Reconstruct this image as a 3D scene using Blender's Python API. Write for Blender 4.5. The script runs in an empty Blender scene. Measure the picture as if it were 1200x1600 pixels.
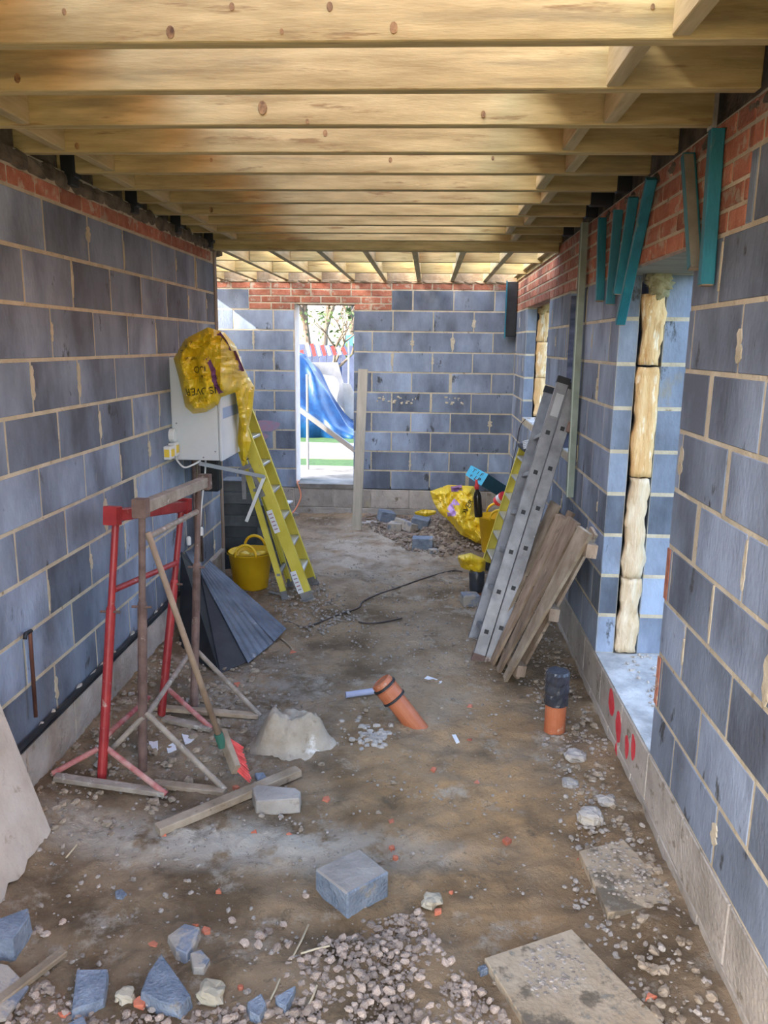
import bpy, bmesh, math, random
from mathutils import Vector, Matrix, noise
import numpy as np

# ------------------------------------------------------------------ camera, world, sun, exposure
F_PX, PITCH, YAW, ROLL, CAM_Z = 1225.76, 0.2103, 0.0525, -0.0130, 1.6569
S = bpy.context.scene
COL = S.collection


def cam_axes():
    cy, sy = math.cos(YAW), math.sin(YAW)
    fwd = Vector((-sy * math.cos(PITCH), cy * math.cos(PITCH), -math.sin(PITCH)))
    right = Vector((cy, sy, 0))
    down = fwd.cross(right)
    cr, sr = math.cos(ROLL), math.sin(ROLL)
    return cr * right + sr * down, -sr * right + cr * down, fwd


AX, AD, AF = cam_axes()
CAM = Vector((0, 0, CAM_Z))
cam_data = bpy.data.cameras.new('camera')
cam = bpy.data.objects.new('camera', cam_data)
COL.objects.link(cam)
cam.matrix_world = Matrix.Translation(CAM) @ Matrix((AX, -AD, -AF)).transposed().to_4x4()
cam_data.sensor_fit = 'VERTICAL'
cam_data.sensor_height = 24.0
cam_data.lens = 24.0 * F_PX / 1600.0
cam_data.clip_start = 0.05
cam_data.clip_end = 300
S.camera = cam

world = bpy.data.worlds.new('world')
S.world = world
world.use_nodes = True
wn = world.node_tree
wn.nodes.clear()
wo = wn.nodes.new('ShaderNodeOutputWorld')
wb = wn.nodes.new('ShaderNodeBackground')
ws = wn.nodes.new('ShaderNodeTexSky')
ws.sky_type = 'NISHITA'
ws.sun_disc = False
ws.sun_elevation = math.radians(30)
ws.sun_rotation = math.radians(-120)
ws.air_density = 1.0
ws.dust_density = 2.6
ws.ozone_density = 1.6
wb.inputs['Strength'].default_value = 1.75
wt = wn.nodes.new('ShaderNodeMix')          # white balance of the hazy daylight
wt.data_type = 'RGBA'
wt.blend_type = 'MULTIPLY'
wt.inputs['Factor'].default_value = 1.0
wt.inputs['B'].default_value = (1.04, 1.0, .955, 1)
wn.links.new(ws.outputs['Color'], wt.inputs['A'])
wn.links.new(wt.outputs['Result'], wb.inputs['Color'])
wn.links.new(wb.outputs['Background'], wo.inputs['Surface'])

sun_data = bpy.data.lights.new('sun', 'SUN')
sun_data.energy = 18.0
sun_data.angle = math.radians(0.6)
sun_data.color = (1.0, 0.95, 0.86)
sun = bpy.data.objects.new('sun', sun_data)
COL.objects.link(sun)
SUN_DIR = Vector((1.0, 0.55, -0.25)).normalized()
sun.rotation_euler = SUN_DIR.to_track_quat('-Z', 'Y').to_euler()
sun.location = (-6, -4, 6)

S.view_settings.view_transform = 'Standard'
S.view_settings.look = 'None'
S.view_settings.gamma = 1.0
S.view_settings.use_curve_mapping = False
S.view_settings.exposure = 0.02

# ------------------------------------------------------------------ measuring helpers (pixel of the photo -> place in the room)
XL, XR, YF = -1.654, 0.962, 9.0       # inner faces of the left, right and far wall; z = 0 is the foot of the blockwork
FLOOR = -0.30
JZ = 2.40                             # underside of the joists


def ray(x, y):
    return AX * ((x - 600) / F_PX) + AD * ((y - 800) / F_PX) + AF


def onY(x, y, Y):
    d = ray(x, y)
    return CAM + d * (Y / d.y)


def onX(x, y, X):
    d = ray(x, y)
    return CAM + d * (X / d.x)


def onZ(x, y, z):
    d = ray(x, y)
    return CAM + d * ((z - CAM_Z) / d.z)


def sstep(a, b, v):
    t = min(1, max(0, (v - a) / (b - a)))
    return t * t * (3 - 2 * t)


def gz(x, y):
    """height of the dirt floor"""
    z = FLOOR
    z += 0.10 * (1 - sstep(XL, XL + 0.45, x)) * (1 - sstep(5.5, 7, y))
    z += 0.02 * noise.noise(Vector((x * 1.3, y * 1.3, 3.1)))
    z += 0.020 * math.exp(-(((x + 0.5) / 0.5) ** 2 + ((y - 3.9) / 0.5) ** 2))
    z += 0.17 * math.exp(-(((x - 0.42) / 0.42) ** 2 + ((y - 8.2) / 0.55) ** 2))
    z += 0.04 * math.exp(-(((x + 0.85) / 0.45) ** 2 + ((y - 5.9) / 0.6) ** 2))
    z -= 0.030 * math.exp(-(((x + 0.30) / 0.5) ** 2 + ((y - 2.33) / 0.06) ** 2))
    z += 0.03 * (sstep(0.6, 0.93, x))
    return z


def g(x, y, h=0.0):
    """pixel -> point on the dirt floor (h above it)"""
    z = FLOOR
    for _ in range(8):
        p = onZ(x, y, z + h)
        z = gz(p.x, p.y)
    return onZ(x, y, z + h)


# ------------------------------------------------------------------ materials
MATS = {}


def mat(name, c1, c2=None, scale=6.0, rough=0.85, bump=0.15, bscale=40.0, metal=0.0, rnd=0.0,
        c3=None, sc3=20.0, th3=0.62, stretch=None, trans=0.0, coat=0.0, detail=6.0, world_co=False, c4=None, sc4=3.0, th4=.6, w4=.1):
    if name in MATS:
        return MATS[name]
    m = bpy.data.materials.new(name)
    m.use_nodes = True
    nt = m.node_tree
    N, L = nt.nodes, nt.links
    bs = N['Principled BSDF']
    tc = N.new('ShaderNodeTexCoord')
    oi = N.new('ShaderNodeObjectInfo')
    geo = N.new('ShaderNodeNewGeometry')
    add = N.new('ShaderNodeVectorMath')
    add.operation = 'ADD'
    if world_co:
        L.new(geo.outputs['Position'], add.inputs[0])
    else:
        L.new(tc.outputs['Object'], add.inputs[0])
        mul = N.new('ShaderNodeMath')
        mul.operation = 'MULTIPLY'
        mul.inputs[1].default_value = 37.0
        L.new(oi.outputs['Random'], mul.inputs[0])
        L.new(mul.outputs[0], add.inputs[1])
    mp = N.new('ShaderNodeMapping')
    L.new(add.outputs[0], mp.inputs['Vector'])
    if stretch:
        mp.inputs['Scale'].default_value = stretch
    n1 = N.new('ShaderNodeTexNoise')
    n1.inputs['Scale'].default_value = scale
    n1.inputs['Detail'].default_value = detail
    n1.inputs['Roughness'].default_value = 0.6
    L.new(mp.outputs[0], n1.inputs['Vector'])
    r1 = N.new('ShaderNodeValToRGB')
    r1.color_ramp.elements[0].position = 0.35
    r1.color_ramp.elements[1].position = 0.68
    c2 = c2 or c1
    r1.color_ramp.elements[0].color = (*c1, 1)
    r1.color_ramp.elements[1].color = (*c2, 1)
    L.new(n1.outputs['Fac'], r1.inputs['Fac'])
    out = r1.outputs['Color']

    def layer(out, c, sc, th, w, off):
        n = N.new('ShaderNodeTexNoise')
        n.inputs['Scale'].default_value = sc
        n.inputs['Detail'].default_value = 5
        n.inputs['Roughness'].default_value = 0.65
        mo = N.new('ShaderNodeVectorMath')
        mo.operation = 'ADD'
        mo.inputs[1].default_value = (off, off * .7, -off)
        L.new(mp.outputs[0], mo.inputs[0])
        L.new(mo.outputs[0], n.inputs['Vector'])
        mr = N.new('ShaderNodeMapRange')
        mr.inputs['From Min'].default_value = th
        mr.inputs['From Max'].default_value = th + w
        L.new(n.outputs['Fac'], mr.inputs['Value'])
        mx = N.new('ShaderNodeMix')
        mx.data_type = 'RGBA'
        L.new(mr.outputs[0], mx.inputs['Factor'])
        L.new(out, mx.inputs['A'])
        mx.inputs['B'].default_value = (*c, 1)
        return mx.outputs['Result']
    if c3:
        out = layer(out, c3, sc3, th3, 0.07, 13.0)
    if c4:
        out = layer(out, c4, sc4, th4, w4, 29.0)
    if rnd:
        hs = N.new('ShaderNodeHueSaturation')
        mr = N.new('ShaderNodeMapRange')
        mr.inputs['To Min'].default_value = 1 - rnd
        mr.inputs['To Max'].default_value = 1 + rnd
        L.new(oi.outputs['Random'], mr.inputs['Value'])
        L.new(mr.outputs[0], hs.inputs['Value'])
        L.new(out, hs.inputs['Color'])
        out = hs.outputs['Color']
    L.new(out, bs.inputs['Base Color'])
    bs.inputs['Roughness'].default_value = rough
    bs.inputs['Metallic'].default_value = metal
    if trans:
        bs.inputs['Transmission Weight'].default_value = trans
    if coat:
        bs.inputs['Coat Weight'].default_value = coat
    if bump:
        n2 = N.new('ShaderNodeTexNoise')
        n2.inputs['Scale'].default_value = bscale
        n2.inputs['Detail'].default_value = 4
        L.new(mp.outputs[0], n2.inputs['Vector'])
        b = N.new('ShaderNodeBump')
        b.inputs['Strength'].default_value = bump
        b.inputs['Distance'].default_value = 0.01
        L.new(n2.outputs['Fac'], b.inputs['Height'])
        L.new(b.outputs['Normal'], bs.inputs['Normal'])
    MATS[name] = m
    return m


M_BLOCK = mat('block', (.095, .113, .150), (.270, .330, .435), 2.6, .92, .45, 60, rnd=.34, c3=(.055, .06, .065), sc3=9, th3=.63,
              stretch=(1, 1, .5), c4=(.30, .28, .22), sc4=4.5, th4=.66, w4=.10)
M_MORTAR = mat('mortar', (.42, .36, .255), (.56, .50, .38), 9, .95, .6, 50, c3=(.27, .21, .13), sc3=14, world_co=True)
M_BRICK = mat('brick', (.33, .105, .06), (.46, .20, .13), 14, .92, .6, 70, rnd=.28, c3=(.42, .31, .23), sc3=12, th3=.55)
M_BASE = mat('base_concrete', (.30, .27, .235), (.47, .43, .385), 5, .95, .7, 55, rnd=.12, c3=(.20, .17, .13), sc3=9, th3=.6, c4=(.42, .38, .26), sc4=4, th4=.62)
M_WOOD = mat('joist_wood', (.37, .28, .115), (.62, .50, .235), 3, .75, .15, 30, rnd=.12, stretch=(1, 9, 9), c3=(.30, .20, .08), sc3=3.0, th3=.60, c4=(.27, .22, .11), sc4=.9, th4=.56, w4=.16)
M_WOODY = mat('joist_wood_long', (.42, .33, .16), (.62, .51, .28), 3, .75, .15, 30, rnd=.10, stretch=(9, 1, 9), c3=(.42, .30, .15), sc3=3.5, th3=.66)
M_KNOT = mat('knot', (.10, .05, .02), (.50, .30, .12), 30, .7, .1)
M_BLACK = mat('black_plastic', (.008, .009, .011), (.02, .022, .026), 8, .55, .3, 14)
M_INS = mat('insulation', (.62, .38, .16), (.78, .56, .30), 7, .98, 1.0, 25, stretch=(3, 3, .6), c3=(.84, .72, .52), sc3=9, th3=.56)
M_INSW = mat('insulation_pale', (.56, .42, .26), (.74, .63, .47), 7, .98, 1.0, 25, stretch=(3, 3, .6))
M_WOOL = mat('mineral_wool', (.24, .22, .13), (.42, .38, .24), 14, .98, 1.0, 30)
M_TEAL = mat('teal_paint', (.008, .125, .185), (.018, .20, .28), 8, .5, .15, 40, c3=(.10, .20, .20), sc3=8, th3=.62, stretch=(2, 2, .6))
M_GREEN = mat('grey_green_steel', (.16, .20, .17), (.26, .31, .27), 6, .5, .05, 40)
M_RED = mat('red_paint', (.27, .018, .022), (.40, .04, .04), 8, .42, .15, 40, c3=(.42, .26, .22), sc3=16, th3=.62)
M_REDW = mat('worn_red_paint', (.36, .06, .06), (.52, .32, .28), 12, .7, .3, 50)
M_RUST = mat('rusty_steel', (.105, .062, .05), (.23, .15, .125), 9, .7, .3, 60, c3=(.33, .28, .24), sc3=14, th3=.64)
M_DUSTY = mat('dusty_steel', (.22, .18, .145), (.38, .33, .27), 12, .85, .4, 60, c3=(.5, .46, .4), sc3=18, th3=.6)
M_TIMBER = mat('old_timber', (.24, .18, .12), (.42, .34, .25), 5, .9, .4, 50, rnd=.16, stretch=(1.5, 1.5, 1.5), c3=(.14, .10, .07), sc3=12, th3=.64)
M_PALET = mat('pallet_timber', (.17, .115, .075), (.32, .24, .17), 4, .9, .4, 50, rnd=.35, stretch=(3, 3, 1.0), c3=(.10, .075, .05), sc3=7, th3=.60, c4=(.42, .33, .22), sc4=3, th4=.6)
M_PLANKW = mat('pale_plank', (.40, .36, .29), (.55, .51, .43), 4, .85, .2, 40, stretch=(5, 5, .6))
M_PLY = mat('muddy_ply', (.34, .26, .17), (.46, .375, .27), 5, .92, .4, 50, c3=(.15, .12, .085), sc3=7, th3=.52, c4=(.22, .2, .16), sc4=26, th4=.56)
M_PLASTER = mat('dirty_white_board', (.42, .355, .29), (.56, .50, .43), 5, .92, .3, 50, c3=(.36, .29, .22), sc3=9, th3=.6)
M_YEL = mat('yellow_fibreglass', (.60, .50, .05), (.72, .62, .10), 6, .45, .05, 40, c3=(.48, .40, .12), sc3=16, th3=.68)
M_YELTUB = mat('yellow_rubber', (.78, .46, .01), (.86, .56, .02), 5, .45, .05, 30, c3=(.62, .42, .10), sc3=12, th3=.7)
M_YELBAG = mat('yellow_film', (.62, .40, .01), (.78, .56, .02), 6, .38, .5, 18, trans=0.0, coat=.25)
M_PURPLE = mat('purple_print', (.13, .035, .12), (.20, .07, .19), 9, .4, .1)
M_LILAC = mat('lilac_print', (.38, .20, .50), (.50, .32, .62), 9, .4, .1)
M_INK = mat('black_print', (.03, .02, .01), (.05, .04, .02), 9, .5, 0)
M_WHITE = mat('white_steel', (.60, .63, .66), (.70, .72, .74), 3, .45, .03, 40)
M_WPLAS = mat('white_plastic', (.74, .75, .74), (.82, .82, .80), 4, .4, .03)
M_LABEL = mat('yellow_label', (.80, .55, .04), (.85, .62, .06), 9, .5, 0)
M_PAPER = mat('paper', (.68, .70, .74), (.80, .80, .82), 9, .8, .1)
M_ALU = mat('aluminium', (.20, .20, .215), (.34, .34, .36), 8, .45, .08, 60, metal=.7, c3=(.42, .38, .34), sc3=20, th3=.66)
M_ALUB = mat('bright_aluminium', (.62, .62, .64), (.72, .72, .74), 8, .35, .05, metal=.8)
M_SHEET = mat('grey_plastic_sheet', (.035, .05, .075), (.12, .15, .20), 6, .42, .15, 40, stretch=(1, 1, 1), c3=(.26, .27, .30), sc3=9, th3=.64)
M_ORANGE = mat('terracotta_pipe', (.40, .115, .045), (.50, .17, .08), 9, .5, .08, 50, c3=(.52, .36, .27), sc3=16, th3=.62)
M_TAPE = mat('black_tape', (.02, .022, .027), (.05, .055, .07), 8, .28, .8, 22)
M_LILACPIPE = mat('lilac_grey_plastic', (.28, .30, .42), (.36, .38, .50), 9, .5, .05)
M_STONE = mat('pebble', (.29, .215, .165), (.50, .40, .325), 7, .9, .3, 60, rnd=.38, world_co=False)
M_STONES = mat('loose_stones', (.22, .18, .145), (.44, .39, .34), 30, .92, .3, 60, world_co=True, c3=(.55, .50, .44), sc3=42, th3=.66)
M_TOPD = mat('dusty_top', (.25, .23, .21), (.36, .33, .30), 9, .95, .5, 60, c3=(.20, .17, .14), sc3=14, th3=.6)
M_LIME = mat('pale_stone', (.34, .30, .22), (.46, .41, .32), 9, .9, .5, 40)
M_CHIP = mat('brick_chip', (.46, .12, .06), (.56, .20, .12), 20, .9, .4, 60, rnd=.25)
M_BLUEFRAG = mat('blue_block_chip', (.13, .16, .21), (.24, .28, .34), 14, .95, .9, 90, rnd=.15, c3=(.27, .25, .22), sc3=9, th3=.6)
M_DUSTBLK = mat('dusty_block', (.14, .16, .20), (.24, .26, .30), 6, .92, .5, 60, c3=(.36, .32, .27), sc3=11, th3=.44)
M_CONC = mat('lump_concrete', (.30, .25, .185), (.48, .42, .34), 5, .95, .8, 35, c3=(.68, .65, .60), sc3=5, th3=.60, c4=(.24, .19, .13), sc4=12, th4=.6)
M_DARKBLK = mat('dark_block', (.075, .088, .10), (.13, .15, .175), 5, .92, .4, 60, rnd=.3)
M_COPPER = mat('copper_pipe', (.13, .055, .04), (.22, .10, .07), 9, .45, .1, metal=.5)
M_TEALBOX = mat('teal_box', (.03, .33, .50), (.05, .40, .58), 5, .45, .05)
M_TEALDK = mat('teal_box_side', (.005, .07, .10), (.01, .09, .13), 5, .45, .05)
M_BOTTLE = mat('dark_bottle', (.012, .009, .008), (.02, .015, .012), 5, .2, 0)
M_REDP = mat('red_plastic', (.62, .03, .04), (.70, .06, .06), 5, .4, 0)
M_SPRAY = mat('red_spray', (.60, .02, .04), (.68, .08, .09), 22, .85, .1)
M_PINK = mat('pink_chalk', (.36, .20, .27), (.26, .24, .33), 22, .9, .1)
M_BRISTLE = mat('red_bristle', (.70, .07, .06), (.80, .14, .12), 30, .6, .1)
M_BROWN = mat('broom_wood', (.20, .13, .085), (.34, .25, .17), 7, .7, .1)
M_OUTW = mat('dimmed_white', (.17, .17, .17), (.26, .26, .26), 3, .9, .1)  # whites darkened so the bright outdoor light doesn't wash them out
M_GRASS = mat('grass', (.012, .050, .006), (.030, .090, .012), 12, .95, .6, 60, world_co=True)
M_PATH = mat('pale_path', (.10, .09, .075), (.34, .31, .27), 2.5, .95, .4, 30, world_co=True)
M_TARP = mat('blue_tarp', (.001, .020, .085), (.004, .055, .16), 6, .4, .8, 6, coat=.2)
M_LEAF = mat('leaves', (.03, .06, .015), (.08, .13, .04), 9, .8, .2, rnd=.3)
M_BARK = mat('bark', (.09, .065, .05), (.17, .13, .10), 9, .9, .5)
M_FENCE = mat('blue_fence', (.025, .035, .075), (.04, .055, .11), 6, .8, .2, rnd=.15)
M_CABLE = mat('dark_cable', (.05, .035, .03), (.08, .06, .05), 9, .6, .1)
M_OCABLE = mat('orange_cable', (.75, .25, .12), (.80, .32, .18), 9, .5, .1)


def dirt_material():
    m = bpy.data.materials.new('dirt')
    m.use_nodes = True
    nt = m.node_tree
    N, L = nt.nodes, nt.links
    bs = N['Principled BSDF']
    geo = N.new('ShaderNodeNewGeometry')

    def noi(scale, detail=6, rough=.6, off=0.0):
        n = N.new('ShaderNodeTexNoise')
        n.inputs['Scale'].default_value = scale
        n.inputs['Detail'].default_value = detail
        n.inputs['Roughness'].default_value = rough
        a = N.new('ShaderNodeVectorMath')
        a.operation = 'ADD'
        a.inputs[1].default_value = (off, off, 0)
        L.new(geo.outputs['Position'], a.inputs[0])
        L.new(a.outputs[0], n.inputs['Vector'])
        return n.outputs['Fac']

    def rng(v, a, b, hi=1.0):
        r = N.new('ShaderNodeMapRange')
        r.inputs['From Min'].default_value = a
        r.inputs['From Max'].default_value = b
        r.inputs['To Max'].default_value = hi
        L.new(v, r.inputs['Value'])
        return r.outputs[0]

    def mix(a, b, f):
        x = N.new('ShaderNodeMix')
        x.data_type = 'RGBA'
        for k, v in (('A', a), ('B', b)):
            if isinstance(v, tuple):
                x.inputs[k].default_value = (*v, 1)
            else:
                L.new(v, x.inputs[k])
        L.new(f, x.inputs['Factor'])
        return x.outputs['Result']

    def mul(a, b):
        x = N.new('ShaderNodeMath')
        x.operation = 'MULTIPLY'
        L.new(a, x.inputs[0])
        L.new(b, x.inputs[1])
        return x.outputs[0]

    def blob(cx, cy, rx, ry):
        s = N.new('ShaderNodeVectorMath')
        s.operation = 'SUBTRACT'
        s.inputs[1].default_value = (cx, cy, 0)
        L.new(geo.outputs['Position'], s.inputs[0])
        k = N.new('ShaderNodeVectorMath')
        k.operation = 'MULTIPLY'
        k.inputs[1].default_value = (1 / rx, 1 / ry, 0)
        L.new(s.outputs[0], k.inputs[0])
        ln = N.new('ShaderNodeVectorMath')
        ln.operation = 'LENGTH'
        L.new(k.outputs[0], ln.inputs[0])
        r = N.new('ShaderNodeMapRange')
        r.inputs['From Min'].default_value = 1.25
        r.inputs['From Max'].default_value = 0.35
        L.new(ln.outputs['Value'], r.inputs['Value'])
        return r.outputs[0]
    c = mix((.160, .105, .055), (.35, .245, .145), rng(noi(3.2), .40, .60))
    c = mix(c, (.50, .30, .135), mul(blob(.28, 3.3, .62, 1.3), rng(noi(3.5, off=8), .34, .56, .85)))      # orange clay
    c = mix(c, (.52, .45, .36), mul(blob(-.45, 7.4, .9, 1.3), rng(noi(4, off=18), .35, .6, .9)))          # paler ground by the door
    c = mix(c, (.56, .50, .41), mul(blob(-.75, 2.76, .9, .17), rng(noi(6, off=28), .38, .48, 1.0)))       # spilt cement line
    c = mix(c, (.52, .46, .37), rng(noi(4.5, off=5, rough=.75), .56, .68, .7))
    c = mix(c, (.38, .35, .30), mul(blob(-.9, 3.9, .5, .9), rng(noi(7, off=55, rough=.75), .42, .60, .7)))                          # dusty patches
    c = mix(c, (.46, .36, .25), mul(blob(.05, 4.6, .35, 1.1), rng(noi(3, off=2), .3, .6, .9)))
    c = mix(c, (.10, .075, .045), rng(noi(5.5, off=9, rough=.7), .60, .72, .75))                        # damp patches
    c = mix(c, (.13, .10, .065), mul(blob(.75, 4.2, .28, 2.6), rng(noi(5, off=44), .35, .6, .6)))
    c = mix(c, (.55, .50, .42), rng(noi(55, 2, off=3), .70, .76, .8))
    c = mix(c, (.12, .09, .06), rng(noi(40, 3, off=6), .62, .72, .6))
    L.new(c, bs.inputs['Base Color'])
    bs.inputs['Roughness'].default_value = .93
    b = N.new('ShaderNodeBump')
    b.inputs['Strength'].default_value = .9
    b.inputs['Distance'].default_value = .03
    n = noi(28, 8, .7, off=1)
    L.new(n, b.inputs['Height'])
    L.new(b.outputs['Normal'], bs.inputs['Normal'])
    return m


M_DIRT = dirt_material()

# ------------------------------------------------------------------ building helpers


class MB:
    def __init__(self):
        self.v, self.f, self.mi = [], [], []

    def add(self, vs, fs, k=0):
        o = len(self.v)
        self.v += [tuple(p) for p in vs]
        self.f += [tuple(i + o for i in q) for q in fs]
        self.mi += [k] * len(fs)

    def box(self, a, b, k=0):
        x0, y0, z0 = a
        x1, y1, z1 = b
        self.add([(x0, y0, z0), (x1, y0, z0), (x1, y1, z0), (x0, y1, z0), (x0, y0, z1), (x1, y0, z1), (x1, y1, z1), (x0, y1, z1)],
                 [(0, 3, 2, 1), (4, 5, 6, 7), (0, 1, 5, 4), (1, 2, 6, 5), (2, 3, 7, 6), (3, 0, 4, 7)], k)

    def bar(self, p, q, w, h, up=(0, 0, 1), k=0, c=0.0):
        """box-section bar from p to q, w across, h along 'up'; c = corner chamfer"""
        p, q, up = Vector(p), Vector(q), Vector(up)
        d = (q - p).normalized()
        s = d.cross(up)
        if s.length < 1e-4:
            s = d.cross(Vector((1, 0, 0)))
        s.normalize()
        u = s.cross(d).normalized()
        if c:
            o = [(-w / 2 + c, -h / 2), (w / 2 - c, -h / 2), (w / 2, -h / 2 + c), (w / 2, h / 2 - c), (w / 2 - c, h / 2), (-w / 2 + c, h / 2), (-w / 2, h / 2 - c), (-w / 2, -h / 2 + c)]
        else:
            o = [(-w / 2, -h / 2), (w / 2, -h / 2), (w / 2, h / 2), (-w / 2, h / 2)]
        n = len(o)
        vs = [e + s * a + u * b for e in (p, q) for a, b in o]
        fs = [(i, (i + 1) % n, n + (i + 1) % n, n + i) for i in range(n)] + [tuple(range(n))[::-1], tuple(range(n, 2 * n))]
        self.add(vs, fs, k)

    def tube(self, pts, r, n=12, k=0, cap=True, wall=0.0):
        pts = [Vector(p) for p in pts]
        rs = r if isinstance(r, (list, tuple)) else [r] * len(pts)
        rings = []
        ref = Vector((0.31, 0.17, 0.93))
        for i, p in enumerate(pts):
            d = (pts[min(i + 1, len(pts) - 1)] - pts[max(i - 1, 0)])
            if d.length < 1e-7:
                d = (pts[-1] - pts[0])
            d.normalize()
            s = d.cross(ref).normalized()
            u = s.cross(d)
            rings.append([p + (s * math.cos(2 * math.pi * j / n) + u * math.sin(2 * math.pi * j / n)) * rs[i] for j in range(n)])
        vs = [v for rg in rings for v in rg]
        fs = []
        for i in range(len(pts) - 1):
            for j in range(n):
                fs.append((i * n + j, i * n + (j + 1) % n, (i + 1) * n + (j + 1) % n, (i + 1) * n + j))
        if cap:
            fs.append(tuple(range(n))[::-1])
            fs.append(tuple(range((len(pts) - 1) * n, len(pts) * n)))
        self.add(vs, fs, k)

    def prism(self, top, depth, k=0, taper=1.0):
        """top: list of 3d points, extruded down by depth"""
        n = len(top)
        top = [Vector(p) for p in top]
        c = sum(top, Vector()) / n
        bot = [c + (p - c) * taper - Vector((0, 0, depth)) for p in top]
        a = sum((top[i].x * top[(i + 1) % n].y - top[(i + 1) % n].x * top[i].y) for i in range(n))
        if a < 0:
            top.reverse()
            bot.reverse()
        self.add(top + bot, [tuple(range(n)), tuple(range(n, 2 * n))[::-1]] + [(i, n + i, n + (i + 1) % n, (i + 1) % n) for i in range(n)], k)

    def build(self, name, mats, parent=None, smooth=False, bevel=0.0, kind=None, origin=None):
        if not isinstance(mats, (list, tuple)):
            mats = [mats]
        me = bpy.data.meshes.new(name)
        vs = self.v
        if origin is not None:
            ox, oy, oz = origin
            vs = [(a - ox, b - oy, c - oz) for a, b, c in vs]
        me.from_pydata(vs, [], self.f)
        for m in mats:
            me.materials.append(m)
        if len(mats) > 1:
            me.polygons.foreach_set('material_index', self.mi)
        if smooth:
            me.polygons.foreach_set('use_smooth', [True] * len(me.polygons))
        me.update()
        o = bpy.data.objects.new(name, me)
        COL.objects.link(o)
        if origin is not None:
            o.location = origin
        if parent is not None:
            o.parent = parent
            pi = Matrix.Identity(4)
            w = parent
            while w is not None:
                pi = Matrix.LocRotScale(w.location, w.rotation_euler, w.scale) @ w.matrix_parent_inverse.to_4x4() @ pi if False else Matrix.Translation(w.location) @ pi
                w = w.parent
            o.location = Vector(o.location) - pi.translation
        if bevel:
            b = o.modifiers.new('bevel', 'BEVEL')
            b.width = bevel
            b.segments = 1
            b.limit_method = 'ANGLE'
        if kind:
            o['kind'] = kind
        return o


def lathe(mb, c, prof, n=20, k=0, cap=True, ax=None):
    """prof: list of (r, h) about axis ax from c"""
    c = Vector(c)
    ax = Vector(ax or (0, 0, 1)).normalized()
    s = ax.cross(Vector((0.2, 1, 0.1))).normalized()
    u = ax.cross(s)
    vs = [c + ax * h + (s * math.cos(2 * math.pi * j / n) + u * math.sin(2 * math.pi * j / n)) * r for r, h in prof for j in range(n)]
    fs = [(i * n + j, i * n + (j + 1) % n, (i + 1) * n + (j + 1) % n, (i + 1) * n + j) for i in range(len(prof) - 1) for j in range(n)]
    if cap:
        fs.append(tuple(range(n))[::-1])
        fs.append(tuple(range((len(prof) - 1) * n, len(prof) * n)))
    mb.add(vs, fs, k)


def tag(o, label, cat, group=None):
    o['label'] = label
    o['category'] = cat
    if group:
        o['group'] = group
    return o


def empty(name, loc):
    o = bpy.data.objects.new(name, None)
    COL.objects.link(o)
    o.location = loc
    o.empty_display_size = 0.1
    return o


def thing(name, loc, label, cat, group=None):
    return tag(empty(name, loc), label, cat, group)


def struct(name):
    o = empty(name, (0, 0, 0))
    o['kind'] = 'structure'
    return o


BLK = {}


def block_mesh(w, t, h, m, c=.004, axis='y', nm='concrete_block'):
    """chamfered block centred on its origin: w long, t thick, h tall"""
    key = (round(w, 3), round(t, 3), round(h, 3), m.name, axis)
    if key in BLK:
        return BLK[key]
    a, b, d = (t / 2, w / 2, h / 2) if axis == 'y' else (w / 2, t / 2, h / 2)
    bm = bmesh.new()
    bmesh.ops.create_cube(bm, size=1)
    for v in bm.verts:
        v.co = Vector((v.co.x * 2 * a, v.co.y * 2 * b, v.co.z * 2 * d))
    bmesh.ops.bevel(bm, geom=bm.edges[:], offset=c, segments=1, affect='EDGES')
    me = bpy.data.meshes.new(nm)
    bm.to_mesh(me)
    bm.free()
    me.materials.append(m)
    BLK[key] = me
    return me


def place(name, me, loc, parent=None, rot=(0, 0, 0)):
    o = bpy.data.objects.new(name, me)
    COL.objects.link(o)
    o.location = loc
    o.rotation_euler = rot
    if parent is not None:
        o.parent = parent
        o.location = Vector(loc) - parent.location
    return o


RW = random.Random(5)
PERP = []


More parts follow.
